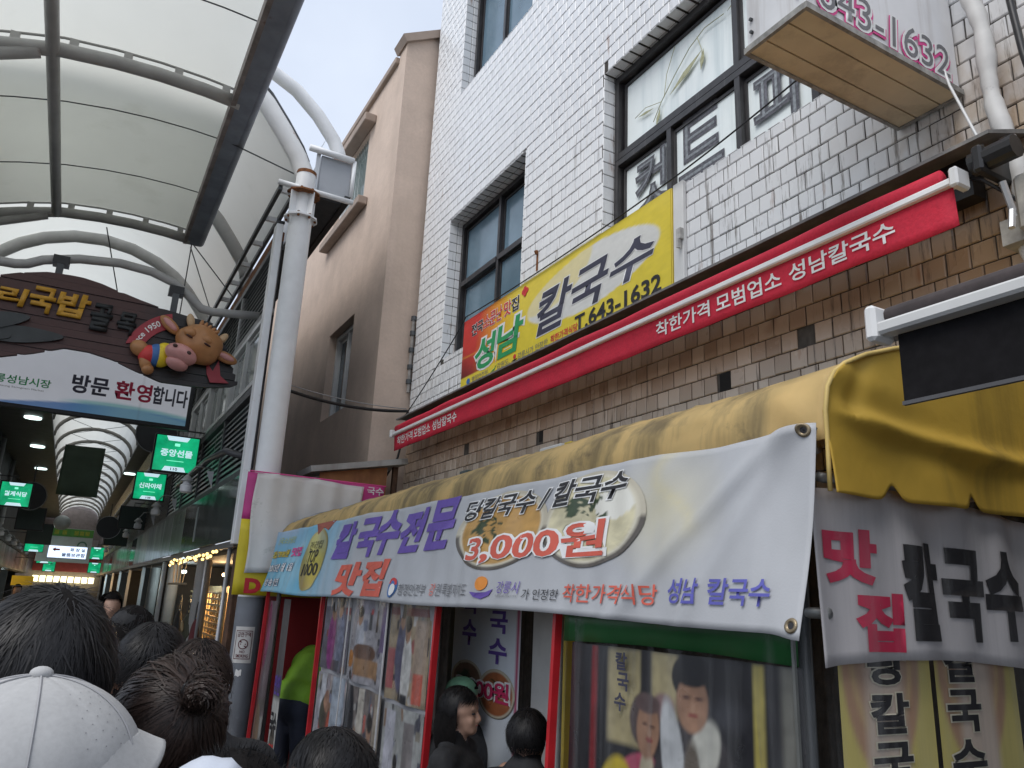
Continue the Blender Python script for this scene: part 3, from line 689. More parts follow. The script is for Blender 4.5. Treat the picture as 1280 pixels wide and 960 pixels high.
for y in (1.43, 2.57, 3.68, 5.71, 7.08):
    MB().tube([(1.64, y, GZ), (1.64, y, 2.2)], .019, 8).build('post', pipe_m if y > 2 else dark_steel, yc, smooth=True)
    MB().tube([(1.64, y, 2.2), (1.70, y, 2.36), (1.91, y, 2.45), (2.97, y, 2.73)], .014, 8).build('rafter', pipe_m, yc, smooth=True)
for z in (2.17, 1.76): MB().tube([(1.642, YA+.05, z), (1.642, YB-.05, z)], .014, 8).build('rail', pipe_m, yc, smooth=True)
MB().tube([(1.66, 1.37, 2.10), (2.95, 1.37, 2.14)], .014, 8).build('rail', pipe_m, yc, smooth=True)

# ---- long printed banner
bn = T('long_banner', 'long white and blue banner with noodle bowls and a price along the yellow canopy', 'banner', (1.55, 4.4, 1.72))
def bdisp(y, z):
    d = .010*math.sin(y*2.1+z*3)+.006*math.sin(y*5.3-z*9)+.0045*math.sin(y*14+z*7)+.0025*math.sin(y*31-z*12+math.sin(y*6)*2)
    t = y-1.31
    for (a, c, w_, am) in ((.08, 1.45, .05, -.024), (.06, .75, .035, -.016), (.35, 1.2, .09, .016), (.9, 1.6, .08, -.010)):
        q = t-a-c*(2.22-z)*.9; d += am*math.exp(-(q/w_)**2)*math.exp(-((t-.1)/.9)**2)
    d += .006/(1+math.exp(max(-50, min(50, (y-1.455)/.004))))
    return d
def PB(u, v, off=0):
    y = -u; return (1.478+.2*(v-1.72)+bdisp(y, v)-off, y, v)
def bedge(y): 
    lo = 1.712+.0062*(y-1.3)-.012*math.exp(-((y-1.31)/.05)**2)+.006*math.sin(y*3); hi = 2.212+.009*(y-1.3)+.01*math.exp(-((y-1.33)/.05)**2)+.004*math.sin(y*7)
    return lo, hi
def bsheet(u, v, o):
    y = YB-(YB-1.305)*u; lo, hi = bedge(y); return PB(-y, lo+(hi-lo)*v, o)
NU, NV = 300, 26
b = MB().sheet(bsheet, NU, NV, .0015)
cols = np.ones(((NU+1)*(NV+1), 3))
U_, V_ = np.meshgrid(np.linspace(0, 1, NU+1), np.linspace(0, 1, NV+1), indexing='ij'); Yb = YB-(YB-1.305)*U_
base = np.ones((NU+1, NV+1, 3))*np.array((.43, .44, .46))
def bl(k, c):
    global base
    base = base*(1-k[..., None])+np.array(c)*k[..., None]
kb = np.clip((Yb-4.75)/1.0, 0, 1)
bl(kb*.95, (.13, .43, .62)); bl(np.clip(vnoise(Yb*2.2+V_*2, V_*3)-.45, 0, 1)*1.1*kb, (.40, .62, .70)); bl(np.clip((Yb-6.0)/.6, 0, 1)*np.clip(V_-.6, 0, 1)*1.2, (.42, .40, .55))
bl(np.clip(1-np.sqrt(((Yb-1.86)/.30)**2+((V_-.66)/.45)**2), 0, 1)*.45, (.68, .60, .30))
bl(np.clip(1-np.abs(Yb-1.80-.1*np.sin(V_*9))/.05, 0, 1)*np.clip((V_-.45)/.1, 0, 1)*.22, (.70, .58, .18))
bl(np.clip(vnoise(Yb*14, V_*2.2, 5)-.62, 0, 1)*.8, (.42, .43, .44))
cc = np.concatenate([base.reshape(-1, 3)]*2)
b.build('banner_sheet', mat('banner_print', (1, 1, 1), .55, .06, 9, attr=True, bump=.06, bscale=160), bn, smooth=True, colors=cc)
def soup(seed, broth, herb=(.03, .05, .02), egg=None):
    def f(x, y):
        r = math.hypot(x, y)
        if r > .93: return (.10, .085, .07) if y < -.1 else (.5, .46, .36)
        if r > .86: return (.62, .58, .46)
        n = float(vnoise(x*5+9, y*5, seed))*.6+float(vnoise(x*13+3, y*13, seed+2))*.4
        c = np.array(broth)*(.7+.6*n)
        if egg is not None and math.hypot((x-.45)/.38, (y-.25)/.34) < 1: c = np.array((.74, .73, .66))
        hh = math.hypot((x+.15)/.5, (y-.1)/.45)
        if hh < 1.0 and n > .34+.25*hh: c = np.array(herb)*(.6+n)
        return tuple(c)
    return f
disc_print(-2.90, 2.04, .40, .165, soup(3, (.52, .30, .09)), print_gloss, bn, PB, .0025, 'bowl_print')
disc_print(-2.22, 2.04, .30, .165, soup(8, (.60, .55, .36), egg=1), print_gloss, bn, PB, .0038, 'bowl_print')
def medal(x, y):
    r = math.hypot(x, y); k = .75+.25*math.sin(3*x+2*y+1.2)
    if r > .93: return (.62*k, .52*k, .20*k)
    if r > .90: return (.35, .26, .05)
    return (.66*k, .55*k+.08*(y+.3), .10+.22*max(0, y))
flat([(-5.86, 2.255), (-5.38, 2.255), (-5.50, 2.19), (-5.62, 2.215), (-5.76, 2.17)], mat('medal_ribbon', (.33, .09, .06), .6), bn, PB, .0025)
disc_print(-5.69, 1.99, .315, .222, medal, print_gloss, bn, PB, .0035, 'medal_print')
BT = lambda s_, m_, yl, yr, z0, z1, bold=.0, off=.006, sh=0., halo=None, hb=.06: ((text(s_, halo, bn, PB, -yl, -yr, z0, z1, off-.0012, bold+hb, cell=.09, shear=sh) if halo else None), text(s_, m_, bn, PB, -yl, -yr, z0, z1, off, bold, cell=.09, shear=sh))
BT('전국맛집', ink_black, 5.86, 5.50, 2.06, 2.12); BT('TOP', ink_black, 5.84, 5.53, 1.965, 2.055, .015); BT('1000', ink_black, 5.92, 5.46, 1.875, 1.96, .02)
for s_, yl, yr, z0, z1 in (('칼', 5.18, 4.84, 1.985, 2.20), ('국', 4.74, 4.42, 1.985, 2.20), ('수', 4.42, 4.10, 1.99, 2.22), ('전', 4.06, 3.74, 1.99, 2.20), ('문', 3.70, 3.36, 1.995, 2.22)):
    BT(s_, ink_purple, yl, yr, z0, z1, .045, sh=.18)
BT('맛', ink_coral, 4.97, 4.58, 1.755, 1.94, .045, sh=.12); BT('집', ink_coral, 4.50, 4.13, 1.76, 1.945, .045, sh=.12)
flat(ellipse(-3.96, 1.80, .072, .05, 24), ink_blue, bn, PB, .003); flat(ellipse(-3.96, 1.815, .06, .036, 20, 0, math.pi), ink_red, bn, PB, .0048); flat(ellipse(-3.945, 1.79, .04, .03, 16), ink_white, bn, PB, .0066)
BT('행정안전부', ink_grey, 3.87, 3.52, 1.763, 1.82); BT('강', ink_coral, 3.46, 3.40, 1.766, 1.822); BT('원특별자치도', ink_grey, 3.395, 3.05, 1.766, 1.822)
flat(ellipse(-2.92, 1.822, .05, .028, 20), ink_orange, bn, PB, .003)
flat([(-3.02, 1.788), (-2.97, 1.768), (-2.90, 1.760), (-2.84, 1.775), (-2.815, 1.80), (-2.87, 1.788), (-2.94, 1.785)], ink_purple, bn, PB, .003)
BT('강릉시', ink_purple, 2.775, 2.594, 1.785, 1.83); BT('GANGNEUNG CITY', ink_grey, 2.775, 2.594, 1.772, 1.779); BT('가 인정한', ink_black, 2.565, 2.34, 1.765, 1.803)
BT('착한가격식당', ink_coral, 2.315, 1.82, 1.762, 1.82, .012); BT('성남 칼국수', mat('ink_violet', (.10, .10, .40), .5), 1.765, 1.405, 1.77, 1.836, .02, sh=.1)
BT('당칼국수 / 칼국수', ink_black, 3.25, 2.02, 2.10, 2.19, .022, off=.0085, sh=.25, halo=ink_white, hb=.04)
BT('3,000원', ink_coral, 3.13, 2.11, 1.905, 2.03, .024, off=.0085, halo=ink_white, hb=.055)
BT('전국소상공인', mat('ink_lime', (.45, .5, .05), .5), 7.0, 6.45, 2.145, 2.20); BT('모범업소 TOP1000 선정된', ink_yellow, 7.08, 6.5, 2.03, 2.09, .02, halo=ink_black, hb=.03); BT('맛집', ink_pink, 6.42, 6.12, 2.03, 2.10, .03)
BT('2015년 1월 6일', ink_white, 7.08, 6.25, 1.915, 1.98, .02, halo=mat('ink_navy', (.02, .06, .2), .5), hb=.04); BT('방송 출연', ink_white, 7.08, 6.55, 1.80, 1.86, .01, halo=MATS['ink_navy'], hb=.04)
for (y, z) in ((1.335, 2.205), (1.33, 1.728)):
    q = MB(); n = 20
    for i in range(n):
        t0, t1 = 2*math.pi*i/n, 2*math.pi*(i+1)/n
        q.add([PB(-y+r*math.cos(t), z+r*math.sin(t), h) for t in (t0, t1) for r, h in ((.008, .003), (.011, .006), (.016, .006), (.018, .002))], [(0, 1, 5, 4), (1, 2, 6, 5), (2, 3, 7, 6)])
    q.build('grommet', mat('brass_grommet', (.25, .2, .13), .4, .2, 30, metal=.7), bn, smooth=True)
    MB().prism(ellipse(-y, z, .0085, .0085, 14), PB, .001, .003).build('grommet_hole', ink_black, bn)
MB().tube([PB(-1.335, 2.205, .004), (1.615, 1.325, 2.215), (1.635, 1.36, 2.2)], .003, 5).build('cord', black_plastic, bn)

# ---- clear curtains with red edges and photographs
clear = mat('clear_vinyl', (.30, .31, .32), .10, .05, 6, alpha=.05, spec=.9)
red_edge = mat('red_vinyl_edge', (.50, .018, .025), .35, .15, 9)
def curtain(label, ya, yb, x=1.565, ztop=1.77):
    t = T('plastic_curtain', label, 'curtain', (x, (ya+yb)/2, GZ), 'clear plastic curtains along the stall front')
    def f(u, v, o):
        y = ya+(yb-ya)*u; z = ztop+(GZ+.02-ztop)*v
        return (x+.010*math.sin(y*16+1.5*math.sin(v*4))+.006*math.sin(y*37+v*3)-.03*v-o, y, z)
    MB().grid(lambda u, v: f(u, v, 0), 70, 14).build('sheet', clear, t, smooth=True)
    return t, f
def edge(parent, y, dy=0., x=1.56):
    MB().obox((x, y, 1.80), (x-.03, y+dy, GZ+.03), (.014, 0, 0), (0, .010, 0)).build('red_edge', red_edge, parent)
def photo(parent, paint, ya, yb, z0, z1, x=1.575, name='printed_photo'):
    P = lambda u, v, off=0: (x+.010*math.sin(-u*16)-.03*(1.77-v)/1.85-off, -u, v)
    paint.c = paint.c*.78
    return paint.put(name, print_gloss, parent, P, -ya, -yb, z0, z1, 0)
skin_c = (.36, .21, .14)
def busy(p, seed, n=34):
    q = np.random.default_rng(seed); pal = ((.05, .045, .05), (.5, .48, .46), (.34, .22, .15), (.12, .12, .16), (.42, .12, .10), (.30, .27, .22), (.2, .22, .3))
    for i in range(n):
        cu, cv, a, b2 = q.uniform(0, 1), q.uniform(0, 1), q.uniform(.015, .07), q.uniform(.02, .09); col = np.array(pal[q.integers(len(pal))])*q.uniform(.6, 1.1)
        if i % 3: p.rect(cu-a, cu+a, cv-b2, cv+b2, col, .008)
        else: p.ell(cu, cv, a, b2, col, .15, q.uniform(-.5, .5))
    return p
c1, _ = curtain('narrow clear plastic curtain with a red edge beside the grey column', 7.14, 6.78); edge(c1, 7.14)
pA = Paint(24, 60, (.16, .12, .13)); pA.ell(.4, .8, .3, .2, (.25, .05, .12)).rect(0, 1, .36, .42, (.12, .1, .09)).rect(0, 1, .0, .33, (.3, .29, .27)).ell(.5, .2, .3, .2, (.2, .13, .08)).grain(9, .6, 4)
photo(c1, pA, 7.10, 6.82, .35, 1.68)
c1b = T('menu_strip', 'narrow hanging menu strip with black lettering behind the leftmost plastic curtain', 'banner', (1.6, 6.85, .3))
pB = Paint(10, 60, (.10, .09, .09)); pB.rect(0, 1, .0, .5, (.5, .5, .48)).ell(.5, .25, .4, .12, (.12, .1, .08)).grain(8, .4)
pB.put('strip_print', print_attr, c1b, PX(1.60), -6.70, -6.48, .2, 1.70, 0)
text('만찬', ink_purple, c1b, PX(1.60), -6.68, -6.5, .98, 1.12, .004, .03); text('국수', ink_black, c1b, PX(1.60), -6.68, -6.5, .68, .84, .004, .04); text('원', ink_red, c1b, PX(1.60), -6.66, -6.52, .5, .62, .004, .05)
c2, _ = curtain('clear plastic curtain covered with small photographs of visitors, red edges both sides', 5.44, 3.50); edge(c2, 5.44, -.06); edge(c2, 3.50, .04)
def person_px(p, cx, cy, s, coat, hair=(.02, .018, .018), legs=None):
    p.ell(cx, cy-.30*s, .13*s, .34*s, coat, .15); 
    if legs: p.rect(cx-.09*s, cx+.09*s, cy-.78*s, cy-.5*s, legs, .02)
    p.ell(cx, cy+.02*s, .075*s, .10*s, skin_c, .2).ell(cx, cy+.085*s, .085*s, .07*s, hair, .2)
P1 = busy(Paint(64, 64, (.14, .13, .16)), 1); P1.rect(0, 1, .85, 1, (.35, .35, .36)); person_px(P1, .3, .75, 1.2, (.28, .06, .22)); person_px(P1, .68, .82, 1.4, (.22, .24, .33)); P1.rect(.5, .8, 0, .15, (.1, .1, .12)).grain(14, .5, 2)
P2 = busy(Paint(64, 64, (.38, .37, .40)), 2, 16); P2.rect(0, 1, .8, 1, (.30, .28, .34)).rect(.86, 1, .4, .9, (.16, .12, .22)); person_px(P2, .3, .74, 1.0, (.50, .52, .58)); P2.ell(.42, .35, .3, .1, (.16, .09, .06)).rect(.2, .85, .08, .28, (.36, .21, .11)).rect(.5, .56, .62, .82, (.03, .03, .03)).rect(.66, .72, .6, .85, (.04, .03, .03)).ell(.05, .25, .12, .1, (.5, .2, .04)).rect(.52, .57, .80, .86, (.5, .05, .05)).grain(12, .45, 6)
P3 = busy(Paint(64, 64, (.33, .26, .17)), 3); P3.rect(0, 1, .84, .92, (.20, .05, .04)).rect(0, .15, .1, .5, (.36, .1, .1)).rect(.7, .95, .05, .8, (.4, .3, .22)).rect(.72, .9, .02, .3, (.5, .10, .06)); person_px(P3, .3, .78, 1.1, (.10, .10, .17)); person_px(P3, .52, .66, 1.15, (.62, .62, .60), legs=(.03, .03, .035)); P3.grain(12, .4, 9)
P4 = busy(Paint(64, 64, (.36, .35, .38)), 4, 60); P4.rect(.1, .25, .5, 1, (.55, .56, .6)).ell(.3, .55, .18, .22, (.08, .08, .06)).ell(.35, .7, .14, .12, skin_c).ell(.6, .35, .2, .28, (.45, .10, .06)).rect(.6, .95, .3, 1, (.4, .45, .52)).grain(12, .5, 12)
P5 = busy(Paint(64, 64, (.20, .17, .16)), 5, 50); P5.ell(.16, .55, .16, .5, (.03, .03, .035)).rect(.38, .5, .4, 1, (.5, .46, .4)); person_px(P5, .48, .42, 1.0, (.50, .22, .20)); person_px(P5, .72, .6, 1.3, (.22, .20, .23)); P5.rect(.85, 1, 0, 1, (.36, .31, .25)).grain(12, .5, 15)
P6 = busy(Paint(64, 64, (.38, .39, .38)), 6, 30); P6.rect(.05, .3, .35, .95, (.5, .5, .56)); person_px(P6, .42, .45, 1.0, (.42, .26, .25)); P6.ell(.7, .2, .25, .3, (.06, .06, .07)).rect(.62, .82, .4, .9, (.22, .2, .2)).grain(12, .45, 19)
for P_, ya, yb, z0, z1 in ((P1, 5.36, 4.86, 1.29, 1.745), (P2, 4.82, 4.18, 1.27, 1.745), (P3, 4.14, 3.62, 1.245, 1.745), (P4, 5.35, 4.80, .72, 1.265), (P5, 4.77, 4.16, .70, 1.25), (P6, 4.12, 3.62, .68, 1.225)): photo(c2, P_, ya, yb, z0, z1)
MB().grid(lambda u, v: (1.583, 5.40-1.82*u, .5+1.26*v), 2, 2).build('photo_backing', mat('photo_paper', (.34, .34, .36), .6, .06), c2)
for i, y in enumerate((4.84, 4.16)): MB().obox((1.556, y, 1.74), (1.53, y, .2), (.003, 0, 0), (0, .006, 0)).build('sheet_crease', mat('crease_white', (.6, .6, .6), .2), c2)
c3, _ = curtain('clear plastic curtain with a large photograph of a couple and a green top band', 2.45, 1.34); edge(c3, 2.45, .05)
P7 = Paint(190, 170, (.025, .025, .03))           # u = (2.38-Y)/1.0, v = (z-.7)/.93
def uv(y, z): return (2.38-y)/1.0, (z-.7)/.93
P7 = busy(P7, 9, 0); P7.rect(.14, .17, 0, 1, (.22, .02, .025), .012)
P7.rect(.22, .375, .70, 1, (.42, .36, .20), .02).rect(.44, .56, .80, 1, (.44, .38, .22), .02)
P7.ell(.50, .84, .05, .04, (.3, .2, .2), .4)
P7.ell(.41, .55, .17, .14, (.50, .10, .17), .1).ell(.27, .50, .09, .16, (.55, .42, .04), .15).ell(.42, .63, .045, .07, (.52, .46, .34), .3)
P7.ell(.405, .785, .085, .085, (.10, .075, .075), .15).ell(.42, .765, .062, .088, skin_c, .2, -.15).ell(.42, .84, .07, .03, (.13, .09, .09), .3)
P7.ell(.405, .778, .014, .005, (.15, .08, .06), 1.).ell(.447, .775, .014, .005, (.15, .08, .06), 1.).ell(.43, .735, .02, .008, (.30, .08, .07), .5).ell(.43, .755, .01, .014, (.42, .26, .18), .6)
P7.ell(.62, .52, .19, .30, (.06, .055, .06), .1).ell(.54, .70, .045, .17, (.50, .52, .54), .2, .15).ell(.655, .74, .05, .09, (.52, .52, .47), .25, -.3).ell(.61, .64, .03, .12, (.14, .12, .10), .3).ell(.66, .60, .05, .03, (.3, .18, .12), .4)
P7.ell(.61, .935, .072, .065, (.012, .012, .016), .1).ell(.612, .865, .056, .082, skin_c, .18).ell(.612, .955, .068, .045, (.013, .013, .017), .2)
P7.ell(.592, .88, .014, .005, (.13, .07, .06), 1.).ell(.636, .88, .014, .005, (.13, .07, .06), 1.).ell(.615, .832, .018, .006, (.28, .10, .08), .5).ell(.614, .855, .008, .016, (.42, .26, .18), .6)
P7.ell(.74, .85, .06, .04, (.05, .052, .062), 1.).rect(.845, .885, 0, 1, (.42, .36, .10), .015).rect(.89, .92, 0, .7, (.28, .04, .08), .02).rect(.94, .98, .0, 1, (.16, .16, .14), .02).grain(18, .3, 21)
photo(c3, P7, 2.38, 1.38, .70, 1.63)
for ch, q, r in (('칼', 2.09, 1.565), ('국', 2.08, 1.505), ('수', 2.095, 1.445), ('칼', 1.865, 1.565), ('국', 1.87, 1.50)): text(ch, ink_slate, c3, PX(1.566), -q-.025, -q+.03, r, r+.05, .0, .03)
MB().sheet(lambda u, v, o: (1.553+.006*math.sin(u*20)-o, 2.40-1.02*u, 1.765+(1.632-1.765+.012*math.sin(u*3))*v), 30, 2, .0015).build('green_band', mat('green_vinyl', (.012, .10, .025), .35, .15, 6), c3, smooth=True)
MB().obox((1.55, 1.385, 1.76), (1.535, 1.36, .0), (.004, 0, 0), (0, .004, 0)).build('sheet_edge', mat('clear_edge', (.12, .125, .12), .2), c3)
# things inside the stall
rp = tag(MB().bbox(1.62, 2.95, 7.34, 7.38, GZ, 2.1, .004).build('red_partition', mat('red_board', (.30, .018, .022), .6, .1, 3)), 'dark red board closing the far end of the stall', 'partition')
vb = T('hanging_menu_banner', 'tall pale blue menu banner with purple letters and noodle bowls hanging inside the stall', 'banner', (1.93, 3.72, .8))
PV = lambda u, v, off=0: (1.93-off, -u*.877, v*.877+.215)  # banner coordinates scaled about the camera, forward from a plane deeper in the stall
pm = Paint(30, 60, (.74, .80, .86)); pm.grain(4, .08); pm.rect(.955, .985, 0, 1, (.45, .03, .12), .01); pm.put('banner_sheet', print_attr, vb, PV, -4.68, -3.83, .62, 1.92, 0)
for s_, a, c, z0, z1 in (('칼', 4.54, 4.36, 1.80, 1.90), ('국', 4.54, 4.36, 1.68, 1.785), ('수', 4.54, 4.36, 1.50, 1.64), ('칼', 4.18, 3.98, 1.74, 1.86), ('국', 4.18, 3.98, 1.585, 1.70), ('수', 4.18, 3.98, 1.42, 1.55)): text(s_, ink_purple, vb, PV, -a, -c, z0, z1, .004, .03)
disc_print(-4.46, 1.30, .21, .11, soup(5, (.20, .12, .08)), print_gloss, vb, PV, .002, 'bowl_print', 12, 32); disc_print(-4.08, 1.26, .22, .13, soup(6, (.40, .14, .06)), print_gloss, vb, PV, .003, 'bowl_print', 12, 32)
text('3,000원', ink_white, vb, PV, -4.58, -3.93, 1.21, 1.32, .0045, .12); text('3,000원', mat('ink_magenta', (.55, .03, .12), .5), vb, PV, -4.58, -3.93, 1.21, 1.32, .006, .03)
tag(MB().bbox(1.96, 2.03, 4.13, 4.23, GZ, 2.5, .006).build('steel_post', mat('post_green_grey', (.05, .07, .065), .5)), 'dark grey green steel post left of the hanging menu banner', 'post')
tag(MB().bbox(1.96, 2.03, 3.10, 3.30, GZ, 2.5, .006).build('door_frame', mat('frame_white', (.5, .5, .48), .5, .1)), 'off white door frame right of the hanging menu banner', 'frame')
tag(MB().bbox(1.97, 2.02, 3.03, 3.085, GZ, 2.5, .004).build('yellow_strip', mat('strip_yellow', (.5, .36, .03), .5)), 'narrow yellow upright strip beside the off white door frame', 'trim')
# ---- end of the stall facing the camera
gb = T('end_banner', 'white banner with crimson and black letters behind plastic at the near end of the stall', 'banner', (2.0, 1.34, 1.6))
PG = lambda u, v, off=0: (u, 1.345+.008*math.sin(u*14+v*5)+.006*math.sin(u*31)-off, v)
MB().sheet(lambda u, v, o: PG(1.60+1.05*u, 1.635+.02*math.sin(u*4)+.43*v, o), 60, 14, .0012).build('banner_sheet', mat('banner_cloth', (.50, .48, .49), .6, .08, 4), gb, smooth=True)
crim = mat('ink_crimson', (.50, .02, .07), .5)
for s_, a, c, z0, z1, m_ in (('맛', 1.645, 1.81, 1.84, 1.965, crim), ('집', 1.745, 1.90, 1.68, 1.81, crim), ('칼', 1.925, 2.08, 1.715, 1.945, ink_black), ('국', 2.115, 2.275, 1.715, 1.94, ink_black), ('수', 2.30, 2.46, 1.72, 1.945, ink_black)): text(s_, m_, gb, PG, a, c, z0, z1, .004, .05, cell=.04)
for i, (a, c, word, lx) in enumerate(((1.69, 2.05, '당칼국수', 1.80), (2.07, 2.44, '칼국수', 2.11))):
    t = T('menu_poster', ('yellow hanging menu poster reading 당칼국수 under the white end banner', 'yellow hanging menu poster reading 칼국수 nearest the right edge')[i], 'poster', ((a+c)/2, 1.37, .8), 'yellow menu posters at the end of the stall')
    pq = Paint(34, 60, (.55, .47, .16)); pq.ell(.45, .95, .42, .33, (.42, .26, .17), .1).ell(.45, .97, .34, .27, (.50, .36, .20), .1).ell(.45, .98, .3, .24, (.42, .28, .2), .15).ell(.47, .6, .22, .5, (.56, .46, .38), .4).grain(5, .08)
    PP = PY(1.375); pq.put('poster_sheet', print_attr, t, PP, a, c, .85, 1.70, 0)
    z = 1.70 if i else 1.685
    for ch in word:
        h_ = .115 if i else .105
        text(ch, mat('ink_cream', (.6, .56, .44), .5), t, PP, lx, lx+.14, z-h_+.015, z, .003, .06); text(ch, ink_black, t, PP, lx, lx+.14, z-h_+.015, z, .0045, .03); z -= h_+.01
ce = T('plastic_curtain', 'clear plastic sheet closing the near end of the stall', 'curtain', (2.1, 1.31, GZ), 'clear plastic curtains along the stall front')
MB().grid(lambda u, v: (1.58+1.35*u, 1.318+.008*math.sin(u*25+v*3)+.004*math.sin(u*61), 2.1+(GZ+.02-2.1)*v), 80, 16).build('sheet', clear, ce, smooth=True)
# ---- neighbour's black awning
ba = T('black_awning', 'black fabric awning with a pale front bar over the neighbouring shop at the right edge', 'awning', (1.8, .3, 2.2))
blkf = mat('black_awning_fabric', (.009, .0085, .0095), .9, .25, 30, spec=.15)
MB().tube([(1.47, -1.2, 2.385), (1.47, 1.0, 2.385)], .022, 12).build('cloth_roll', mat('brown_awning_fabric', (.07, .055, .055), .85, .2, 30), ba, smooth=True)
MB().bbox(1.425, 1.470, -1.2, 1.015, 2.337, 2.366, .006).build('front_bar', mat('bar_pale', (.55, .55, .54), .4, .06), ba)
MB().bbox(1.415, 1.485, 1.0, 1.028, 2.325, 2.405, .008).build('end_cap', white_plastic, ba)
MB().sheet(lambda u, v, o: (1.455+.004*math.sin(u*20)-o, 1.0-.025-2.1*u, 2.335-.155*v), 20, 3, .003).build('valance', blkf, ba)
MB().obox((1.453, .975, 2.183), (1.453, -1.12, 2.183), (.005, 0, 0), (0, 0, .004)).build('hem', mat('hem_grey', (.07, .07, .075), .6), ba)
MB().sheet(lambda u, v, o: (1.46+1.5*v, .99-2.1*u, 2.385+.42*v-.03*math.sin(v*3.1)-o), 10, 10, .004).build('awning_cloth', mat('brown_awning_fabric', (.07, .055, .055), .85, .2, 30), ba, smooth=True)
for y in (.95, -1.0): MB().tube([(1.48, y, 2.35), (2.2, y, 2.42), (2.97, y, 2.68)], .018, 8).build('arm', dark_steel, ba)
# ================================================================== steel column and big arches of the arcade
CX, CY_ = 1.475, 7.42
col = T('steel_column', 'tall round white steel column with grey painted foot and rusty bolted flange', 'column', (CX, CY_, GZ))
MB().tube([(CX, CY_, GZ), (CX, CY_, 1.70)], .118, 28, caps=False).build('painted_foot', mat('grey_paint', (.17, .185, .21), .5, .15, 4, streak=((.1, .09, .09), 5, .5, .55), blotch=((.30, .31, .33), 5, .5, .64)), col, smooth=40)
MB().tube([(CX, CY_, 1.70), (CX, CY_, 5.42)], .115, 28).build('shaft', white_steel, col, smooth=40)
for z, r in ((5.42, .17), (5.70, .17)):
    f = MB().prism(ellipse(CX, CY_, r, r, 10), lambda u, v, o: (u, v, z+o), 0, .018).build('flange', rust if z > 5.5 else white_steel, col)
    for i in range(8):
        t = 2*math.pi*(i+.5)/8; MB().tube([(CX+.145*math.cos(t), CY_+.145*math.sin(t), z-.016), (CX+.145*math.cos(t), CY_+.145*math.sin(t), z+.034)], .013, 6).build('bolt', rust, f)
MB().tube([(CX, CY_, 5.43), (CX, CY_, 5.72)], .085, 20).build('neck', white_steel, col, smooth=40)
for i in range(4):
    t = R(-62+90*i); d = Vector((math.cos(t), math.sin(t), 0)); nrm = Vector((-d.y, d.x, 0))*.006; c0 = Vector((CX, CY_, 0))
    for (z0, z1, a) in ((5.44, 5.70, .16), (5.22, 5.42, .15)):
        p = [c0+d*.08+Vector((0, 0, z0)), c0+d*a+Vector((0, 0, z1 if z0 < 5.4 else z0)), c0+d*a+Vector((0, 0, z1)), c0+d*.08+Vector((0, 0, z1))]
        q = MB(); q.add([k-nrm for k in p]+[k+nrm for k in p], [(0, 1, 2, 3), (7, 6, 5, 4), (0, 4, 5, 1), (1, 5, 6, 2), (2, 6, 7, 3), (3, 7, 4, 0)]); q.build('gusset', white_steel, col)
MB().tube([(CX, CY_, 5.72), (CX, CY_, 5.95)], .1, 22).build('stub', white_steel, col, smooth=40)
MB().tube([(CX, CY_, 5.93), (CX, CY_, 5.965)], .104, 22).build('weld_band', rust, col, smooth=40)
# no smoking plate and leftover sticker wrap round the column
def PC(u, v, off=0):
    t = -math.pi/2-.35+u/.118; return (CX+(.1205+off)*math.cos(t), CY_+(.1205+off)*math.sin(t), v)
ns = T('no_smoking_sign', 'white no smoking notice wrapped round the grey foot of the column', 'sign', (CX, CY_-.12, 1.15))
MB().sheet(lambda u, v, o: PC(-.085+.17*u, 1.15+.30*v, o), 12, 2, .001).build('plate', mat('notice_white', (.56, .55, .53), .5, .1, 14, blotch=((.25, .22, .2), 12, .6, .62)), ns)
maroon = mat('ink_maroon', (.10, .02, .025), .5)
for (a, c, z0, z1) in ((-.07, .07, 1.412, 1.418), (-.07, .07, 1.182, 1.188), (-.07, -.065, 1.188, 1.412), (.065, .07, 1.188, 1.412)): MB().grid(lambda u, v: PC(a+(c-a)*u, z0+(z1-z0)*v, .002), 6, 1).build('border_line', maroon, ns)
text('금연구역', maroon, ns, PC, -.055, .055, 1.365, 1.405, .002, .02, cell=.02); text('NO', maroon, ns, PC, -.02, .02, 1.232, 1.254, .002, .02, cell=.02); text('SMOKING', maroon, ns, PC, -.05, .05, 1.196, 1.222, .002, .02, cell=.02)
q = MB(); n = 24
for i in range(n):
    t0, t1 = 2*math.pi*i/n, 2*math.pi*(i+1)/n; q.add([PC(r*math.cos(t), 1.305+r*math.sin(t), .002) for t in (t0, t1) for r in (.034, .042)], [(0, 1, 3, 2)])
q.add([PC(a, 1.305+c, .0025) for a, c in ((-.030, .022), (-.022, .030), (.030, -.022), (.022, -.030))], [(0, 1, 2, 3)]); q.add([PC(a, 1.305+c, .0015) for a, c in ((-.024, -.004), (.024, -.004), (.024, .005), (-.024, .005))], [(0, 1, 2, 3)])
q.build('prohibition_mark', maroon, ns)
tag(MB().sheet(lambda u, v, o: PC(-.035+.05*u, 1.045+.05*v+.006*math.sin(u*9), o), 6, 2, .001).build('torn_sticker', ink_white), 'torn white sticker scrap on the grey column below the notice', 'sticker')
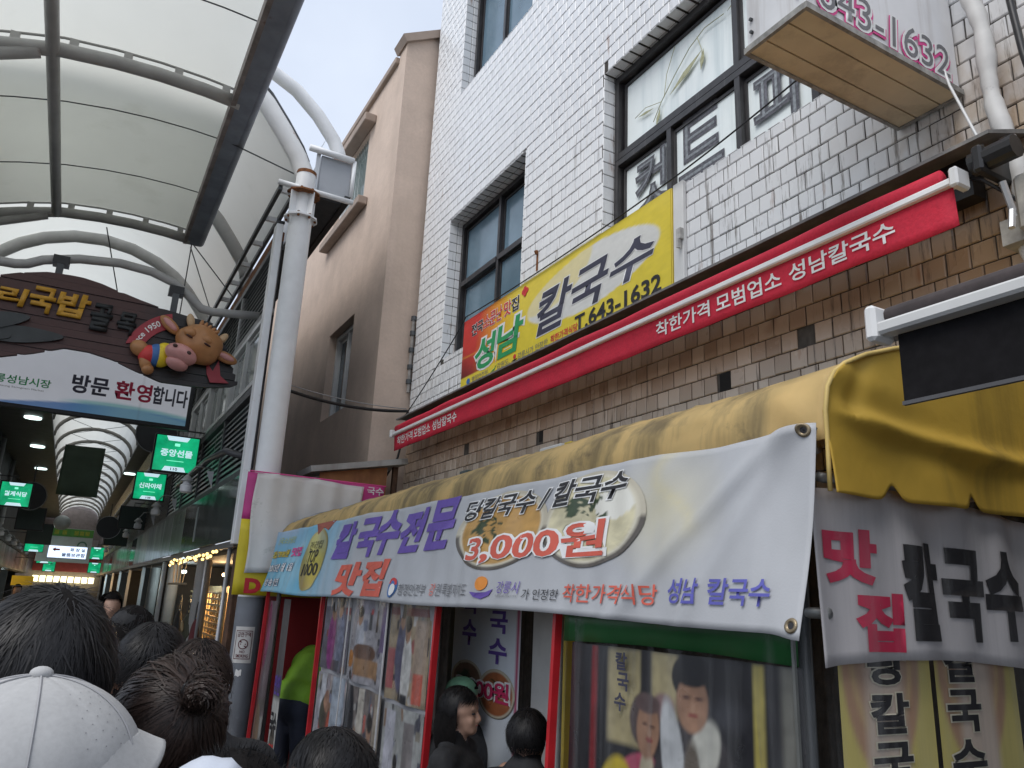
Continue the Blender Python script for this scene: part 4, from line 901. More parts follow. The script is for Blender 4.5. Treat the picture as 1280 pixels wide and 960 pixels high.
# ---- arches
ARC = [(CX, 5.88), (1.455, 5.97), (1.38, 6.12), (1.2, 6.37), (1.0, 6.62), (.75, 6.84), (.45, 7.02), (.05, 7.16), (-.38, 7.21)]
ARC = ARC + [(-.76-x, z) for x, z in ARC[-2::-1]]
arcade = T('arcade_roof', 'white membrane market arcade roof on curved steel ribs over the alley', 'arcade roof', (-.3, 12, GZ))
for y in (7.45, 10.5, 13.6, 16.7):
    MB().tube([(x, y, z) for x, z in ARC], .098, 18).build('main_arch', mat('rusting_white_steel', (.78, .78, .77), .45, .08, 4, blotch=((.27, .10, .03), 2.6, .9, .60), streak=((.4, .25, .14), 4, .5, .58)) if y < 8 else grey_steel, arcade, smooth=True)
    if y > 8:
        for x in (CX, -.76-CX): MB().tube([(x, y, GZ), (x, y, 5.9)], .09, 12).build('arch_leg', grey_steel, arcade, smooth=True)
MB().tube([(-.76-CX, 7.45, GZ), (-.76-CX, 7.45, 5.9)], .1, 12).build('arch_leg', white_steel, arcade, smooth=True)
MB().tube([(1.86, 7.62, 6.30), (1.83, 7.62, 6.42), (1.76, 7.62, 6.56), (1.56, 7.62, 6.80), (1.3, 7.62, 7.02), (1.0, 7.62, 7.16), (.6, 7.62, 7.3), (.1, 7.62, 7.42)], .075, 14).build('edge_arch', white_steel, arcade, smooth=True)
MB().tube([(1.86, 7.62, 6.22), (1.86, 7.62, 6.34)], .085, 14).build('rusty_collar', rust, arcade, smooth=True)
def arcz(x): return float(np.interp(x, [p[0] for p in ARC[::-1]], [p[1] for p in ARC[::-1]]))
def vault(y0, y1, ny):
    def f(u, v):
        i = u*(len(ARC)-1); k = min(int(i), len(ARC)-2); t = i-k; x = ARC[k][0]*(1-t)+ARC[k+1][0]*t; z = ARC[k][1]*(1-t)+ARC[k+1][1]*t
        return (x, y0+(y1-y0)*v, z+.115+.10*math.sin(math.pi*v)*(-1))
    return MB().grid(f, 34, ny).build('membrane', membrane, arcade, smooth=True)
for a, c in ((7.47, 10.5), (10.5, 13.6), (13.6, 16.7)): vault(a, c, 8)
# curved edge seam (dark rail) of the first vault
MB().tube([(x+.02, 7.40, z+.115) for x, z in ARC[1:-1]], .016, 6).build('edge_rail', dark_steel, arcade, smooth=True)
# ---- lower inner canopy with ribs, gutter beam and purlins
RIB = [(-2.6, 5.35), (-2.2, 5.6), (-1.75, 5.83), (-1.22, 6.02), (-.8, 6.14), (-.4, 6.19), (-.03, 6.21), (.35, 6.205), (.68, 6.18)]
inner = T('inner_canopy', 'lower translucent canopy with grey ribs and a dark gutter beam hanging inside the arcade mouth', 'canopy', (-.8, 7, 5.3))
for y in (3.55, 6.9, 10.35):
    rb = MB().tube([(x, y, z) for x, z in RIB], .062, 16).build('rib', grey_steel, inner, smooth=True)
    for i in range(1, 8):
        x = -2.4+i*.42; z = float(np.interp(x, [p[0] for p in RIB], [p[1] for p in RIB])); MB().box(x-.035, x+.035, y-.012, y+.012, z+.05, z+.13).build('clip', grey_steel, rb)
    MB().tube([(x, y, z+.125) for x, z in RIB], .012, 6).build('edge_tube', grey_steel, inner, smooth=True)
gm = mat('gutter_blue_grey', (.24, .27, .33), .45, .2, 4, blotch=((.12, .05, .03), 8, .6, .62))
MB().obox((.715, 2.4, 6.19), (.715, 10.42, 6.19), (.075, 0, 0), (0, 0, .05)).build('gutter_beam', gm, inner)
MB().tube([(.80, 2.4, 6.20), (.80, 10.42, 6.20)], .06, 14).build('gutter_pipe', gm, inner, smooth=True)
MB().obox((.62, 2.4, 6.20), (.62, 10.40, 6.20), (.022, 0, 0), (0, 0, .075)).build('beam_flange', mat('beam_brown_grey', (.27, .235, .225), .6, .3, 6, blotch=((.14, .04, .03), 7, .8, .6)), inner)
for x in (-.86, -2.2):
    z = float(np.interp(x, [p[0] for p in RIB], [p[1] for p in RIB])); MB().tube([(x, 2.4, z-.01), (x, 10.35, z-.01)], .055, 14).build('purlin', grey_steel, inner, smooth=True)
def inn(u, v, y0, y1):
    i = u*(len(RIB)-1); k = min(int(i), len(RIB)-2); t = i-k; x = RIB[k][0]*(1-t)+RIB[k+1][0]*t; z = RIB[k][1]*(1-t)+RIB[k+1][1]*t
    return (x, y0+(y1-y0)*v, z+.14+.16*math.sin(math.pi*v))
for a, c in ((1.2, 3.55), (3.55, 6.9), (6.9, 10.35)):
    MB().grid(lambda u, v: inn(u, v, a, c), 30, 12).build('membrane', membrane, inner, smooth=True)
    if a > 1.5:
        for f in (.33, .72): MB().tube([(x, a+(c-a)*f, z+.10+.15*math.sin(math.pi*f)-.05*(1-abs((x+.86)/1.5))) for x, z in RIB], .007, 5).build('stay_cable', dark_steel, inner)
for x0, y, s_ in ((-1.35, 6.9, 1), (-1.5, 10.35, 1)): MB().tube([(-.95, y, 6.06), (-1.9, y+.02, 5.62), (-2.3, y+.02, 5.3)], .055, 10).build('brace', grey_steel, inner, smooth=True)
for (p, q) in (((.70, 10.4, 6.1), (1.3, 12.4, 5.9)), ((.72, 7.6, 6.15), (1.42, 7.5, 5.95)), ((.7, 10.3, 6.1), (.72, 10.6, 5.2)), ((.72, 10.3, 6.1), (1.35, 10.6, 5.6)), ((-.3, 10.4, 6.1), (.2, 12.5, 5.2))): MB().tube([p, q], .008, 5).build('stay_cable', dark_steel, inner)
# ---- gutter housing and ladder rails along the wall top
gh = T('gutter_housing', 'grey box gutter running back from the head of the white column', 'gutter', (1.78, 9, 5.78))
MB().bbox(1.615, 1.945, 7.44, 15, 5.80, 6.24, .006).build('casing', mat('cabinet_grey', (.40, .42, .45), .45, .08, 3), gh)
MB().box(1.63, 1.93, 7.50, 15, 5.765, 5.798).build('soffit', mat('soffit_dark', (.045, .047, .05), .6), gh)
MB().obox((1.925, 7.4, 5.79), (1.925, 15, 5.79), (.03, 0, 0), (0, 0, .035)).build('edge_angle', black_plastic, gh)
MB().tube([(1.47, 7.40, 6.26), (1.95, 7.40, 6.255)], .035, 10).tube([(1.96, 7.40, 6.25), (1.96, 7.40, 5.82)], .022, 8).tube([(1.20, 7.38, 5.76), (1.98, 7.38, 5.755)], .03, 8).build('bracket_tube', white_steel, gh, smooth=True)
MB().add([(1.56, 7.43, 5.78), (1.60, 7.43, 5.78), (1.60, 7.43, 6.32), (1.66, 7.43, 6.5), (1.56, 7.43, 6.24), (1.56, 7.45, 5.78), (1.60, 7.45, 5.78), (1.60, 7.45, 6.32), (1.66, 7.45, 6.5), (1.56, 7.45, 6.24)], [(0, 1, 2, 3, 4), (9, 8, 7, 6, 5), (0, 5, 6, 1), (1, 6, 7, 2), (2, 7, 8, 3), (3, 8, 9, 4), (4, 9, 5, 0)]).build('end_plate', alu, gh)
ld = T('ladder_rail', 'rusty ladder like steel frame lying along the top of the arcade side wall', 'frame', (1.3, 11, 5.7))
for x in (1.235, 1.385): MB().obox((x, 7.40, 5.72), (x, 15, 5.72), (.018, 0, 0), (0, 0, .03)).build('side_rail', dark_steel, ld)
for i in range(11): MB().obox((1.253, 7.46+i*.72, 5.715), (1.367, 7.46+i*.72, 5.715), (0, .022, 0), (0, 0, .026)).build('rung', white_steel, ld)

# ================================================================== arcade side walls
RX = 1.34
sw = T('arcade_side_wall', 'right arcade wall of grey louvres, small white windows and sign fascia behind the column', 'wall', (RX, 20, GZ))
frame_m = mat('wall_frame_grey', (.33, .335, .335), .5, .12, 5, streak=((.2, .18, .16), 6, .4, .55)); frame_d = mat('wall_frame_dark', (.09, .09, .095), .5, .2, 6)
MB().bbox(1.275, 1.345, 7.56, 7.70, 2.16, 5.40, .006).build('end_post', white_steel, sw)
MB().box(1.27, 1.35, 7.555, 7.705, 5.402, 5.43).build('post_cap', black_plastic, sw)
for z, h_, m_ in ((5.33, .05, rust), (5.24, .035, frame_d), (4.50, .03, frame_m), (3.70, .04, frame_d), (2.86, .035, frame_d), (2.17, .03, frame_d)):
    MB().box(RX-.03, RX+.05, 7.71, 48, z-h_, z+h_).build('rail', m_, sw)
posts = [7.75+i*1.72 for i in range(5)]
louv_m = mat('louvre_grey', (.46, .465, .47), .45, .12, 8); louv_d = mat('louvre_dark', (.16, .17, .18), .3, .2, 8)
pane_w = glass('hazy_window_glass', (.42, .45, .44), .08, .12)
for i, y in enumerate(posts):
    MB().box(RX-.025, RX+.04, y-.035, y+.035, 4.535, 5.20).build('post', frame_m, sw); MB().box(RX-.02, RX+.045, y-.04, y+.04, 2.90, 3.655).build('post', frame_d, sw)
bays = list(zip(posts, posts[1:]))
slat_mesh = {}
for (a, c) in bays:
    for z0, z1, m_, key in ((4.54, 5.20, louv_m, 'u'), (2.90, 3.65, louv_d, 'l')):
        n = int((z1-z0)/.066)
        for k in range(n):
            z = z0+.033+k*.066
            if key not in slat_mesh: o = MB().obox((RX, a+.04, z), (RX, c-.04, z), (.009, 0, .023), (.002, 0, -.001)).build('louvre_slat', m_, sw); slat_mesh[key] = (o.data, a, z)
            else: me, a_, z_ = slat_mesh[key]; o = put('louvre_slat', me, sw); o.location = (0, a-a_, z-z_)
    MB().box(RX+.05, RX+.06, a, c, 2.9, 5.2).build('backing_sheet', mat('backing_dark', (.03, .032, .035), .6), sw)
    window(sw, a+.03, c-.03, 3.75, 4.46, RX-.005, [(a+c)/2], [], pane_w, pvc, .05, sash=True)
fp = MB()
for k in range(36):
    for z0, z1 in ((4.54, 5.2), (2.9, 3.65)):
        y = posts[-1]+.1+k*1.1
        for j in range(9): z = z0+.04+j*(z1-z0)/9; fp.obox((RX, y, z), (RX, y+1.04, z), (.03, 0, -.02), (.002, 0, .003))
stuff(fp.build('far_louvres', louv_d, sw))
MB().box(RX+.06, RX+.08, posts[-1], 48, 2.9, 5.2).build('backing_sheet', frame_d, sw)
# fascia panels over the shop fronts
fcols = [(.045, .055, .055), (.26, .33, .27), (.42, .46, .44), (.52, .56, .55), (.46, .48, .50), (.56, .57, .55), (.40, .48, .47)]  # panels after the first are paler, reflections put into their colour
ed_ = [7.72, 11.6, 13.0, 14.2, 15.6]+[15.6+1.5*i for i in range(1, 21)]
for i, (a, c) in enumerate(zip(ed_, ed_[1:])):
    k = i % 7 if i else 0
    MB().bbox(RX-.055, RX-.032, a+.012, c-.012, 2.205, 2.818, .004).build('fascia_panel', mat('fascia_%d' % k, fcols[k], .12 if i == 0 else .2, .2, 1.5, streak=(tuple(min(1, q*1.7) for q in fcols[k]), 4, .4, .5)), sw)
MB().bbox(RX-.06, RX-.056, 10.3, 10.42, 2.30, 2.72, .001).build('fascia_sticker', mat('sticker_grey', (.3, .33, .33), .4), sw)
LXL = -1.84
lw = T('arcade_side_wall', 'left arcade wall with pale sign fascia and dark upper storey', 'wall', (LXL, 28, GZ))
MB().box(LXL-.3, LXL-.04, 9, 48, 2.9, 6.4).build('upper_wall', mat('dark_upper_wall', (.055, .058, .06), .6, .2, 2), lw)
for i, y in enumerate(np.arange(12, 47, 1.5)):
    k = (i*3+1) % 6+1; MB().bbox(LXL-.03, LXL, y+.012, y+1.488, 2.205, 2.85, .004).build('fascia_panel', MATS['fascia_%d' % k], lw)
for z in (2.17, 2.9): MB().box(LXL-.05, LXL+.03, 11.5, 48, z-.03, z+.03).build('rail', frame_d, lw)
for k, y in enumerate((12.5, 15.5, 18.5, 22, 26)): window(lw, y, y+1.2, 3.3, 4.3, LXL-.06, [y+.6], [], pane_w, pvc, .05, sash=False); MB().tube([(LXL+.02, y-.3, GZ), (LXL+.02, y-.3, 4.98)], .05, 8).build('post', frame_m, lw)
# dark flat soffits either side of the far vault, with recessed lamps
for lab, x0, x1 in (('right', .97, 1.40), ('left', -2.0, -.80)):
    sf = T('arcade_soffit', 'dark flat ceiling strip along the %s side of the far arcade vault' % lab, 'ceiling', ((x0+x1)/2, 30, 4.98))
    MB().box(x0, x1, 12.2, 48, 5.0, 5.06).build('panel', mat('soffit_grey', (.05, .055, .06), .5, .1, 2), sf)
    MB().box(x0, x1, 12.15, 12.2, 4.94, 5.4).build('front_lip', frame_d, sf)
fv = T('far_vault', 'ribbed translucent vault continuing down the far arcade', 'arcade roof', (.1, 30, 5))
FA = [(.085+.9*math.cos(R(180*i/16)), 5.03+.62*math.sin(R(180*i/16))) for i in range(17)]
for i, y in enumerate(np.arange(12.3, 48, 2.1)):
    MB().tube([(x, y, z) for x, z in FA], .045, 8).build('rib', mat('far_rib', (.20, .19, .17), .6), fv, smooth=True)
    if y < 46:
        MB().grid(lambda u, v: (FA[int(u*16)][0], y+2.1*v, FA[int(u*16)][1]+.07), 16, 1).build('membrane', membrane, fv)
        for s_ in (1, -1): MB().tube([(.085-.6*s_, y, 5.46), (.085+.6*s_, y+2.1, 5.46)], .007, 4).build('stay_cable', dark_steel, fv)

# ================================================================== gate pipe and the carved sign
KS = 8.15/9.1
def WS(x, z): return x*KS, 1.75+(z-1.75)*KS
gp = T('gate_pipe', 'bent grey pipe arch spanning the alley above the carved wooden sign', 'pipe arch', (0, 8.25, 4.6))
G7 = 8.25/7
gpts = [(-1.84, 4.17), (-1.3, 4.17), (-.78, 4.19), (-.70, 4.21), (-.6, 4.27), (-.35, 4.345), (-.05, 4.385), (.2, 4.37), (.4, 4.31), (.58, 4.18), (.64, 4.13), (.74, 4.12), (1.14, 4.17)]
MB().tube([(min(x*G7, RX), 8.25, 1.75+(z-1.75)*G7) for x, z in gpts], .045, 12).build('pipe', grey_steel, gp, smooth=True)
ws = T('carved_sign', 'brown plank sign with yellow carved letters and a cow relief under the pipe arch', 'sign', (0, 8.15, 3.6))
TOPP = [(-2.6, 4.2), (-2.2, 4.35), (-1.8, 4.5), (-1.4, 4.66), (-1.12, 4.76), (-.92, 4.84), (-.71, 4.9), (-.41, 4.92), (-.2, 4.89), (-.01, 4.84), (.2, 4.79), (.41, 4.75), (.75, 4.71), (1.0, 4.69), (1.02, 4.63), (1.19, 4.39), (1.34, 4.05)]
BOTP = [(-2.6, 3.95), (-2.2, 3.9), (-1.8, 3.86), (-1.4, 3.85), (-.96, 3.91), (-.69, 4.0), (-.42, 4.11), (-.2, 4.11), (.04, 4.07), (.24, 4.0), (.54, 3.91), (.95, 3.92), (1.25, 3.97), (1.34, 4.02)]
plank_m = bpy.data.materials.new('sign_planks'); plank_m.use_nodes = True
n_ = plank_m.node_tree.nodes; l_ = plank_m.node_tree.links; ge = n_.new('ShaderNodeNewGeometry'); sx = n_.new('ShaderNodeSeparateXYZ'); l_.new(ge.outputs['Position'], sx.inputs[0])
mr = n_.new('ShaderNodeMapRange'); mr.inputs[1].default_value = .15; mr.inputs[2].default_value = .48; l_.new(sx.outputs[0], mr.inputs[0])
mpn = n_.new('ShaderNodeMapping'); mpn.inputs['Scale'].default_value = (3, 3, 60); l_.new(ge.outputs['Position'], mpn.inputs[0]); tn = n_.new('ShaderNodeTexNoise'); tn.inputs['Detail'].default_value = 5; l_.new(mpn.outputs[0], tn.inputs['Vector'])
m1 = n_.new('ShaderNodeMix'); m1.data_type = 'RGBA'; m1.inputs[6].default_value = (.035, .012, .010, 1); m1.inputs[7].default_value = (.085, .026, .02, 1); l_.new(tn.outputs['Fac'], m1.inputs[0])
m2 = n_.new('ShaderNodeMix'); m2.data_type = 'RGBA'; m2.inputs[7].default_value = (.016, .012, .012, 1); l_.new(m1.outputs[2], m2.inputs[6]); l_.new(mr.outputs[0], m2.inputs[0]); l_.new(m2.outputs[2], n_['Principled BSDF'].inputs['Base Color']); n_['Principled BSDF'].inputs['Roughness'].default_value = .45
xs = np.linspace(-2.55, 1.338, 120)
tz = np.interp(xs, *zip(*TOPP)); bz = np.interp(xs, *zip(*BOTP))
pz = 3.8; j = 0
while pz < 4.95:
    b = MB(); run = []
    def flush():
        if len(run) < 2: return
        o = len(b.v); k = len(run); dy = .012*(j % 2)
        for x, lo, hi in run:
            for yy in (8.13-dy, 8.17):
                for z in (lo, hi): X_, Z_ = WS(x, z); b.v.append((X_, yy, Z_))
        for i in range(k-1):
            p, q = o+4*i, o+4*i+4
            for f in ((p, q, q+1, p+1), (p+2, p+3, q+3, q+2), (p, p+2, q+2, q), (p+1, q+1, q+3, p+3)): b.f.append(f); b.m.append(0)
        b.f += [(o, o+1, o+3, o+2), (o+4*k-4, o+4*k-2, o+4*k-1, o+4*k-3)]; b.m += [0, 0]
    for x, hi, lo in zip(xs, tz, bz):
        a, c = max(lo, pz+.003), min(hi, pz+.083)
        if c-a > .004: run.append((x, a, c))
        else:
            flush(); run = []
            if b.v: b.build('plank', plank_m, ws); b = MB()
    flush(); run = []
    if b.v: b.build('plank', plank_m, ws)
    pz += .086; j += 1
PWD = lambda u, v, off=0: (*[WS(u, v)[0]], 8.115-off, WS(u, v)[1])
gold = mat('carved_gold', (.52, .27, .02), .45, .15, 20); dkl = mat('carved_black', (.012, .014, .016), .5)
for ch, a, c, z0, z1, m_ in (('리', -1.09, -.84, 4.46, 4.64, gold), ('국', -.81, -.59, 4.44, 4.70, gold), ('밥', -.56, -.27, 4.45, 4.70, gold), ('골', -.24, -.04, 4.36, 4.64, dkl), ('목', .02, .20, 4.37, 4.60, dkl)):
    text(ch, m_, ws, PWD, a, c, z0, z1, .004, .035, th=.03, name='carved_letter', shear=.1)
leafg = mat('carved_leaf', (.035, .04, .042), .5, .2)
for (cu, cv, a_, l2) in ((-.78, 4.17, .12, .34), (-1.02, 4.28, .3, .26), (-1.2, 4.12, .0, .3)):
    pts = []
    for i in range(20):
        t = 2*math.pi*i/20; x = l2*math.cos(t); z = .085*math.sin(t)*(1-.35*math.cos(t)); pts.append((cu+x*math.cos(a_)-z*math.sin(a_), cv+x*math.sin(a_)+z*math.cos(a_)))
    MB().prism(pts, PWD, .004+.012*(cu < -.9), .03+.012*(cu < -.9)).build('carved_leaf', leafg, ws)
ribm = mat('ribbon_red', (.36, .035, .05), .5, .1)
arc = lambda r, a0, a1, n: [(.70+r*math.cos(R(a0+(a1-a0)*i/n)), 4.12+r*math.sin(R(a0+(a1-a0)*i/n))*1.02) for i in range(n+1)]
MB().prism(arc(.585, 106, 166, 14)+[(.24, 4.21), (.30, 4.30)][:0]+[(.24, 4.30), (.28, 4.19)]+arc(.42, 168, 108, 12), PWD, .004, .02).build('ribbon', ribm, ws)
MB().prism([(.97, 4.22), (1.05, 4.12), (1.10, 4.26), (1.14, 4.08), (1.24, 4.01), (1.04, 3.985), (.99, 4.08)], PWD, .004, .02).build('ribbon', ribm, ws)
def Prib(u, v, off=0):
    t = R(162-50*u); r = .46+.09*v; return PWD(.70+r*math.cos(t), 4.12+r*math.sin(t)*1.02, off)
text('since 1950', ink_white, ws, Prib, -.06, .80, .15, .85, .022, .02, cell=.12)
# cow relief
cowb = mat('cow_brown', (.44, .205, .08), .4, .15, 9); cowp = mat('cow_pink', (.60, .29, .27), .4, .12, 9); cowd = mat('cow_dark', (.06, .025, .02), .5); cowe = mat('cow_cream', (.55, .38, .22), .45)
def CB(x, z, d, r, m_, name, rot=0, fn=None):
    x = .78+(x-.78)*1.12; z = 4.28+(z-4.28)*1.12; r = tuple(k*1.14 for k in r); d *= 1.1
    X_, Z_ = WS(x, z); q = Matrix.Rotation(R(rot), 3, 'Y')
    return MB().ball((X_, 8.12-d*KS, Z_), tuple(k*KS for k in r), 22, 14, fn=fn, rot=q).build(name, m_, ws, smooth=True)
cow = CB(.85, 4.37, .08, (.225, .17, .195), cowb, 'cow_head', 20, lambda d: 1+.06*math.sin(d.x*6)*math.cos(d.z*5))
CB(.74, 4.435, .215, (.062, .05, .05), cowb, 'cow_brow', 20); CB(.90, 4.385, .22, (.062, .05, .045), cowb, 'cow_brow', 20)
CB(.69, 4.20, .215, (.150, .12, .095), cowp, 'cow_muzzle', 18, lambda d: 1-.10*math.exp(-(d.x/.25)**2)*(d.z < 0)); CB(.67, 4.11, .19, (.105, .10, .065), cowp, 'cow_chin', 18)
for x, z in ((.62, 4.25), (.75, 4.20)): CB(x, z, .325, (.022, .016, .018), cowd, 'cow_nostril', 18)
for x, z in ((.735, 4.385), (.91, 4.33)): CB(x, z, .262, (.036, .02, .010), cowd, 'cow_eye', 24)
for x, z, a in ((.56, 4.52, -35), (1.12, 4.29, 15)): CB(x, z, .06, (.12, .04, .055), cowb, 'cow_ear', 40 if x < .8 else 18); CB(x, z, .09, (.085, .025, .03), cowp, 'cow_ear_inner', 40 if x < .8 else 18)
for x, z, a in ((.74, 4.60, -12), (1.06, 4.475, 38)): CB(x, z, .07, (.038, .038, .075), cowe, 'cow_horn', a)
for i in range(5): CB(.84+.035*i, 4.575-.015*i, .10, (.02, .03, .05), cowb, 'cow_tuft', 10+12*i)
for i, (x, m_) in enumerate(((.55, ink_yellow), (.49, ink_blue), (.43, ink_red))): CB(x-.01, 4.20-.012*i, .06+.004*(3-i), (.095, .10, .125-.012*i), m_, 'shirt_stripe', 15)
CB(.33, 4.23, .07, (.09, .07, .075), cowb, 'cow_arm', 30); CB(.40, 4.10, .08, (.055, .06, .10), cowb, 'cow_arm', -18); CB(.43, 4.03, .09, (.055, .06, .05), cowb, 'cow_hoof', 0)
for x in (-.62, .55):
    X_, Z_ = WS(x, 4.7); zt = 4.72 if x < 0 else 4.66
    hg = MB().box(X_-.03, X_+.03, 8.18, 8.24, Z_, zt).build('hanger', dark_steel, ws); MB().box(X_-.07, X_+.07, 8.176, 8.32, zt-.02, zt+.06).build('clamp', black_plastic, ws)
# ---- welcome banner behind
wl = T('welcome_banner', 'white welcome panel with a blue wave below and behind the carved sign', 'sign', (0, 9.6, 3.5))
MB().bbox(-1.75, .96, 9.62, 9.70, 3.515, 4.45, .006).build('case', black_plastic, wl)
PWL = PY(9.615)
pw = Paint(120, 50, (.58, .60, .66)); u, v = pw.u, pw.v
wv = .10+.09*np.sin((u-.35)*4.2)
pw.blend(np.clip((wv-v)/.03, 0, 1)*np.clip((u-.5)/.1, 0, 1)*.8, (.14, .36, .38)); pw.blend(np.clip((wv-.05-v)/.02, 0, 1)*.85, (.03, .13, .34)); pw.blend(np.clip((.20-.30*(u-.35)**2-v)/.03, 0, 1)*np.clip((u-.55)/.2, 0, 1)*.35, (.3, .5, .45))
pw.blend(np.clip(1-np.abs(u-.545)/.0025, 0, 1)*.5, (.1, .1, .1)); pw.blend(np.clip(1-np.abs(u-.81)/.0025, 0, 1)*.5, (.1, .1, .1))
pw.put('panel_print', mat('glowing_print', (1, 1, 1), .4, .03, 9, attr=True, emit=.22), wl, PWL, -1.73, .91, 3.56, 4.42, .002)  # print gives off a faint glow of its own colours
for s_, a, c, m_ in (('방문', -.30, .06, ink_slate), ('환', .13, .32, crim), ('영', .35, .50, crim), ('합니다', .52, .89, ink_slate)): text(s_, m_, wl, PWL, a, c, 3.775, 3.975, .005, .03)
text('강릉성남시장', ink_green, wl, PWL, -1.12, -.50, 3.77, 3.86, .005, .02); text('Gangneung Seongnam Market', ink_grey, wl, PWL, -1.05, -.55, 3.72, 3.745, .005)
# hanging market banners, signs and discs further back
gs_lit = mat('sign_green_lit', (.003, .30, .13), .3, .5, 3.5, emit=.75); gs_w = mat('sign_white_lit', (.50, .68, .76), .3, .05, 5, emit=.75)
def led(x0, x1, z0, z1, y, word, num, label, lit=True):
    t = T('hanging_shop_sign', label, 'sign', ((x0+x1)/2, y, z0), 'square hanging shop signs in the arcade')
    MB().bbox(x0-.02, x1+.02, y, y+.10, z0-.02, z1+.02, .006).build('case', black_plastic, t)
    s_ = 1 if x0 > 0 else -1; xw = RX if s_ > 0 else LXL
    MB().tube([((x0+x1)/2, y+.05, z1+.02), ((x0+x1)/2, y+.05, z1+.10), (xw, y+.05, z1+.10)], .012, 6).build('bracket', dark_steel, t)
    P = PY(y-.002); w_, h_ = x1-x0, z1-z0
    MB().grid(lambda u, v: P(x0+w_*u, z0+h_*v, 0), 2, 2).build('face', gs_lit if lit else mat('sign_dark_face', (.015, .03, .025), .35), t)
    if not lit: return
    for v0, v1 in ((.0, .13), (.87, 1.)): flat([(x0+w_*.22, z0+h_*(v0 if v0 == 0 else v1)), (x1-w_*.22, z0+h_*(v0 if v0 == 0 else v1)), (x1-w_*.28, z0+h_*(v1 if v0 == 0 else v0)), (x0+w_*.28, z0+h_*(v1 if v0 == 0 else v0))], gs_w, t, P, .002)
    if word: text(word, gs_w, t, P, x0+w_*.14, x1-w_*.12, z0+h_*.42, z0+h_*.62, .003, .03)
    if num: text(num, ink_slate, t, P, x0+w_*.42, x1-w_*.42, z0+h_*.025, z0+h_*.10, .005, .02)
    flat([(x0+w_*.44, z0+h_*.72), (x1-w_*.44, z0+h_*.72), (x1-w_*.44, z0+h_*.8), (x0+w_*.44, z0+h_*.8)], mat('sign_pale_green', (.2, .7, .5), .3, .05, emit=1.), t, P, .003)
    flat([(x0+w_*.3, z0+h_*.285), (x1-w_*.3, z0+h_*.285), (x1-w_*.3, z0+h_*.3), (x0+w_*.3, z0+h_*.3)], MATS['sign_pale_green'], t, P, .003)
led(.73, 1.25, 3.21, 3.67, 11, '중앙선물', '110', 'large green lit square sign reading 중앙선물 below the welcome banner')
led(.75, 1.21, 3.16, 3.60, 14.5, '신라야채', '108', 'green lit square sign reading 신라야채 just behind the largest green sign')
led(-1.12, -.71, 2.87, 3.23, 14.5, '월계식당', '', 'green lit square sign reading 월계식당 on the left side of the arcade')
for (x0, y, z0, s_, lb_, lit) in ((.80, 19, 2.95, .5, 'dark unlit square sign on the right behind the lit 신라야채 sign', 0), (.72, 23, 2.75, .5, 'second dark unlit square sign on the right, further down the arcade', 0), (.55, 30, 2.55, .42, 'small green lit sign far down the right side', 1),
        (-1.02, 18, 2.72, .45, 'dark unlit square sign on the left below the lit 월계식당 sign', 0), (-.98, 22, 2.62, .5, 'second dark unlit square sign on the left, further down the arcade', 0), (-1.15, 26, 2.55, .45, 'upper of two small green lit signs on the far left side', 1), (-.95, 31, 2.35, .45, 'lower small green lit sign on the far left side', 1), (-.85, 36, 2.15, .4, 'farthest green lit sign on the left side', 1), (.75, 38, 2.2, .45, 'farthest blue green lit sign on the right side', 1)):
    led(x0, x0+s_, z0, z0+s_*.9, y, '', '', lb_, bool(lit))
db = tag(MB().sheet(lambda u, v, o: (-.36+.57*u, 14+.02*math.sin(u*5)-o, 3.06+.79*v), 12, 4, .004).build('hanging_banner', mat('dark_green_banner', (.055, .085, .055), .6, .15, 3), smooth=True), 'plain dark green banner hanging in the middle of the arcade', 'banner')
def disc_sign(x, y, z, r, label):
    t = T('round_sign', label, 'sign', (x, y, z-r), 'round dark disc signs in the arcade'); P = PY(y)
    MB().prism(ellipse(x, z, r, r, 36), P, 0, .03).build('disc', mat('disc_black', (.018, .019, .022), .4), t)
    q = MB(); q.tube([(x+r*math.cos(R(10*i)), y-.035, z+r*math.sin(R(10*i))) for i in range(37)], .008, 5, caps=False); q.build('rim', mat('rim_grey', (.25, .26, .27), .4), t)
    MB().tube([(x, y-.015, z+r), (x, y-.015, z+r+.3)], .012, 6).build('hanger', dark_steel, t)
disc_sign(.86, 13.2, 4.05, .30, 'large dark disc sign behind the largest green sign'); disc_sign(-.80, 16.5, 3.22, .25, 'dark disc sign beside the left green lit sign'); disc_sign(.68, 21, 3.05, .26, 'small dark disc sign among the right hand hanging signs')
tag(MB().ball((-.28, 20, 3.02), (.17, .17, .16), 20, 12).build('globe_lamp', mat('globe_white', (.55, .57, .55), .3)), 'white globe lamp hanging in the middle of the far arcade', 'lamp')
fs = T('map_board', 'pale market board with a green header hanging across the far arcade', 'sign', (-.17, 26, 2.5))
MB().bbox(-.85, .50, 26, 26.06, 2.30, 3.25, .006).build('board', mat('board_pale', (.62, .68, .64), .5, .1, 3), fs); PF = PY(25.995)
flat([(-.84, 3.02), (.49, 3.02), (.49, 3.24), (-.84, 3.24)], mat('board_green', (.14, .40, .08), .5, .2), fs, PF, .002)
flat(ellipse(.25, 2.78, .13, .13, 20), mat('board_ring', (.12, .28, .18), .5), fs, PF, .002); flat(ellipse(.25, 2.78, .09, .09, 20), MATS['board_pale'], fs, PF, .0045)
for i, x in enumerate((-.7, -.5, -.3, 0, .14, .28)): flat([(x, 3.07), (x+.11, 3.07), (x+.11, 3.19), (x, 3.19)], mat('board_lime', (.45, .5, .06), .5, .4, 60), fs, PF, .0045)
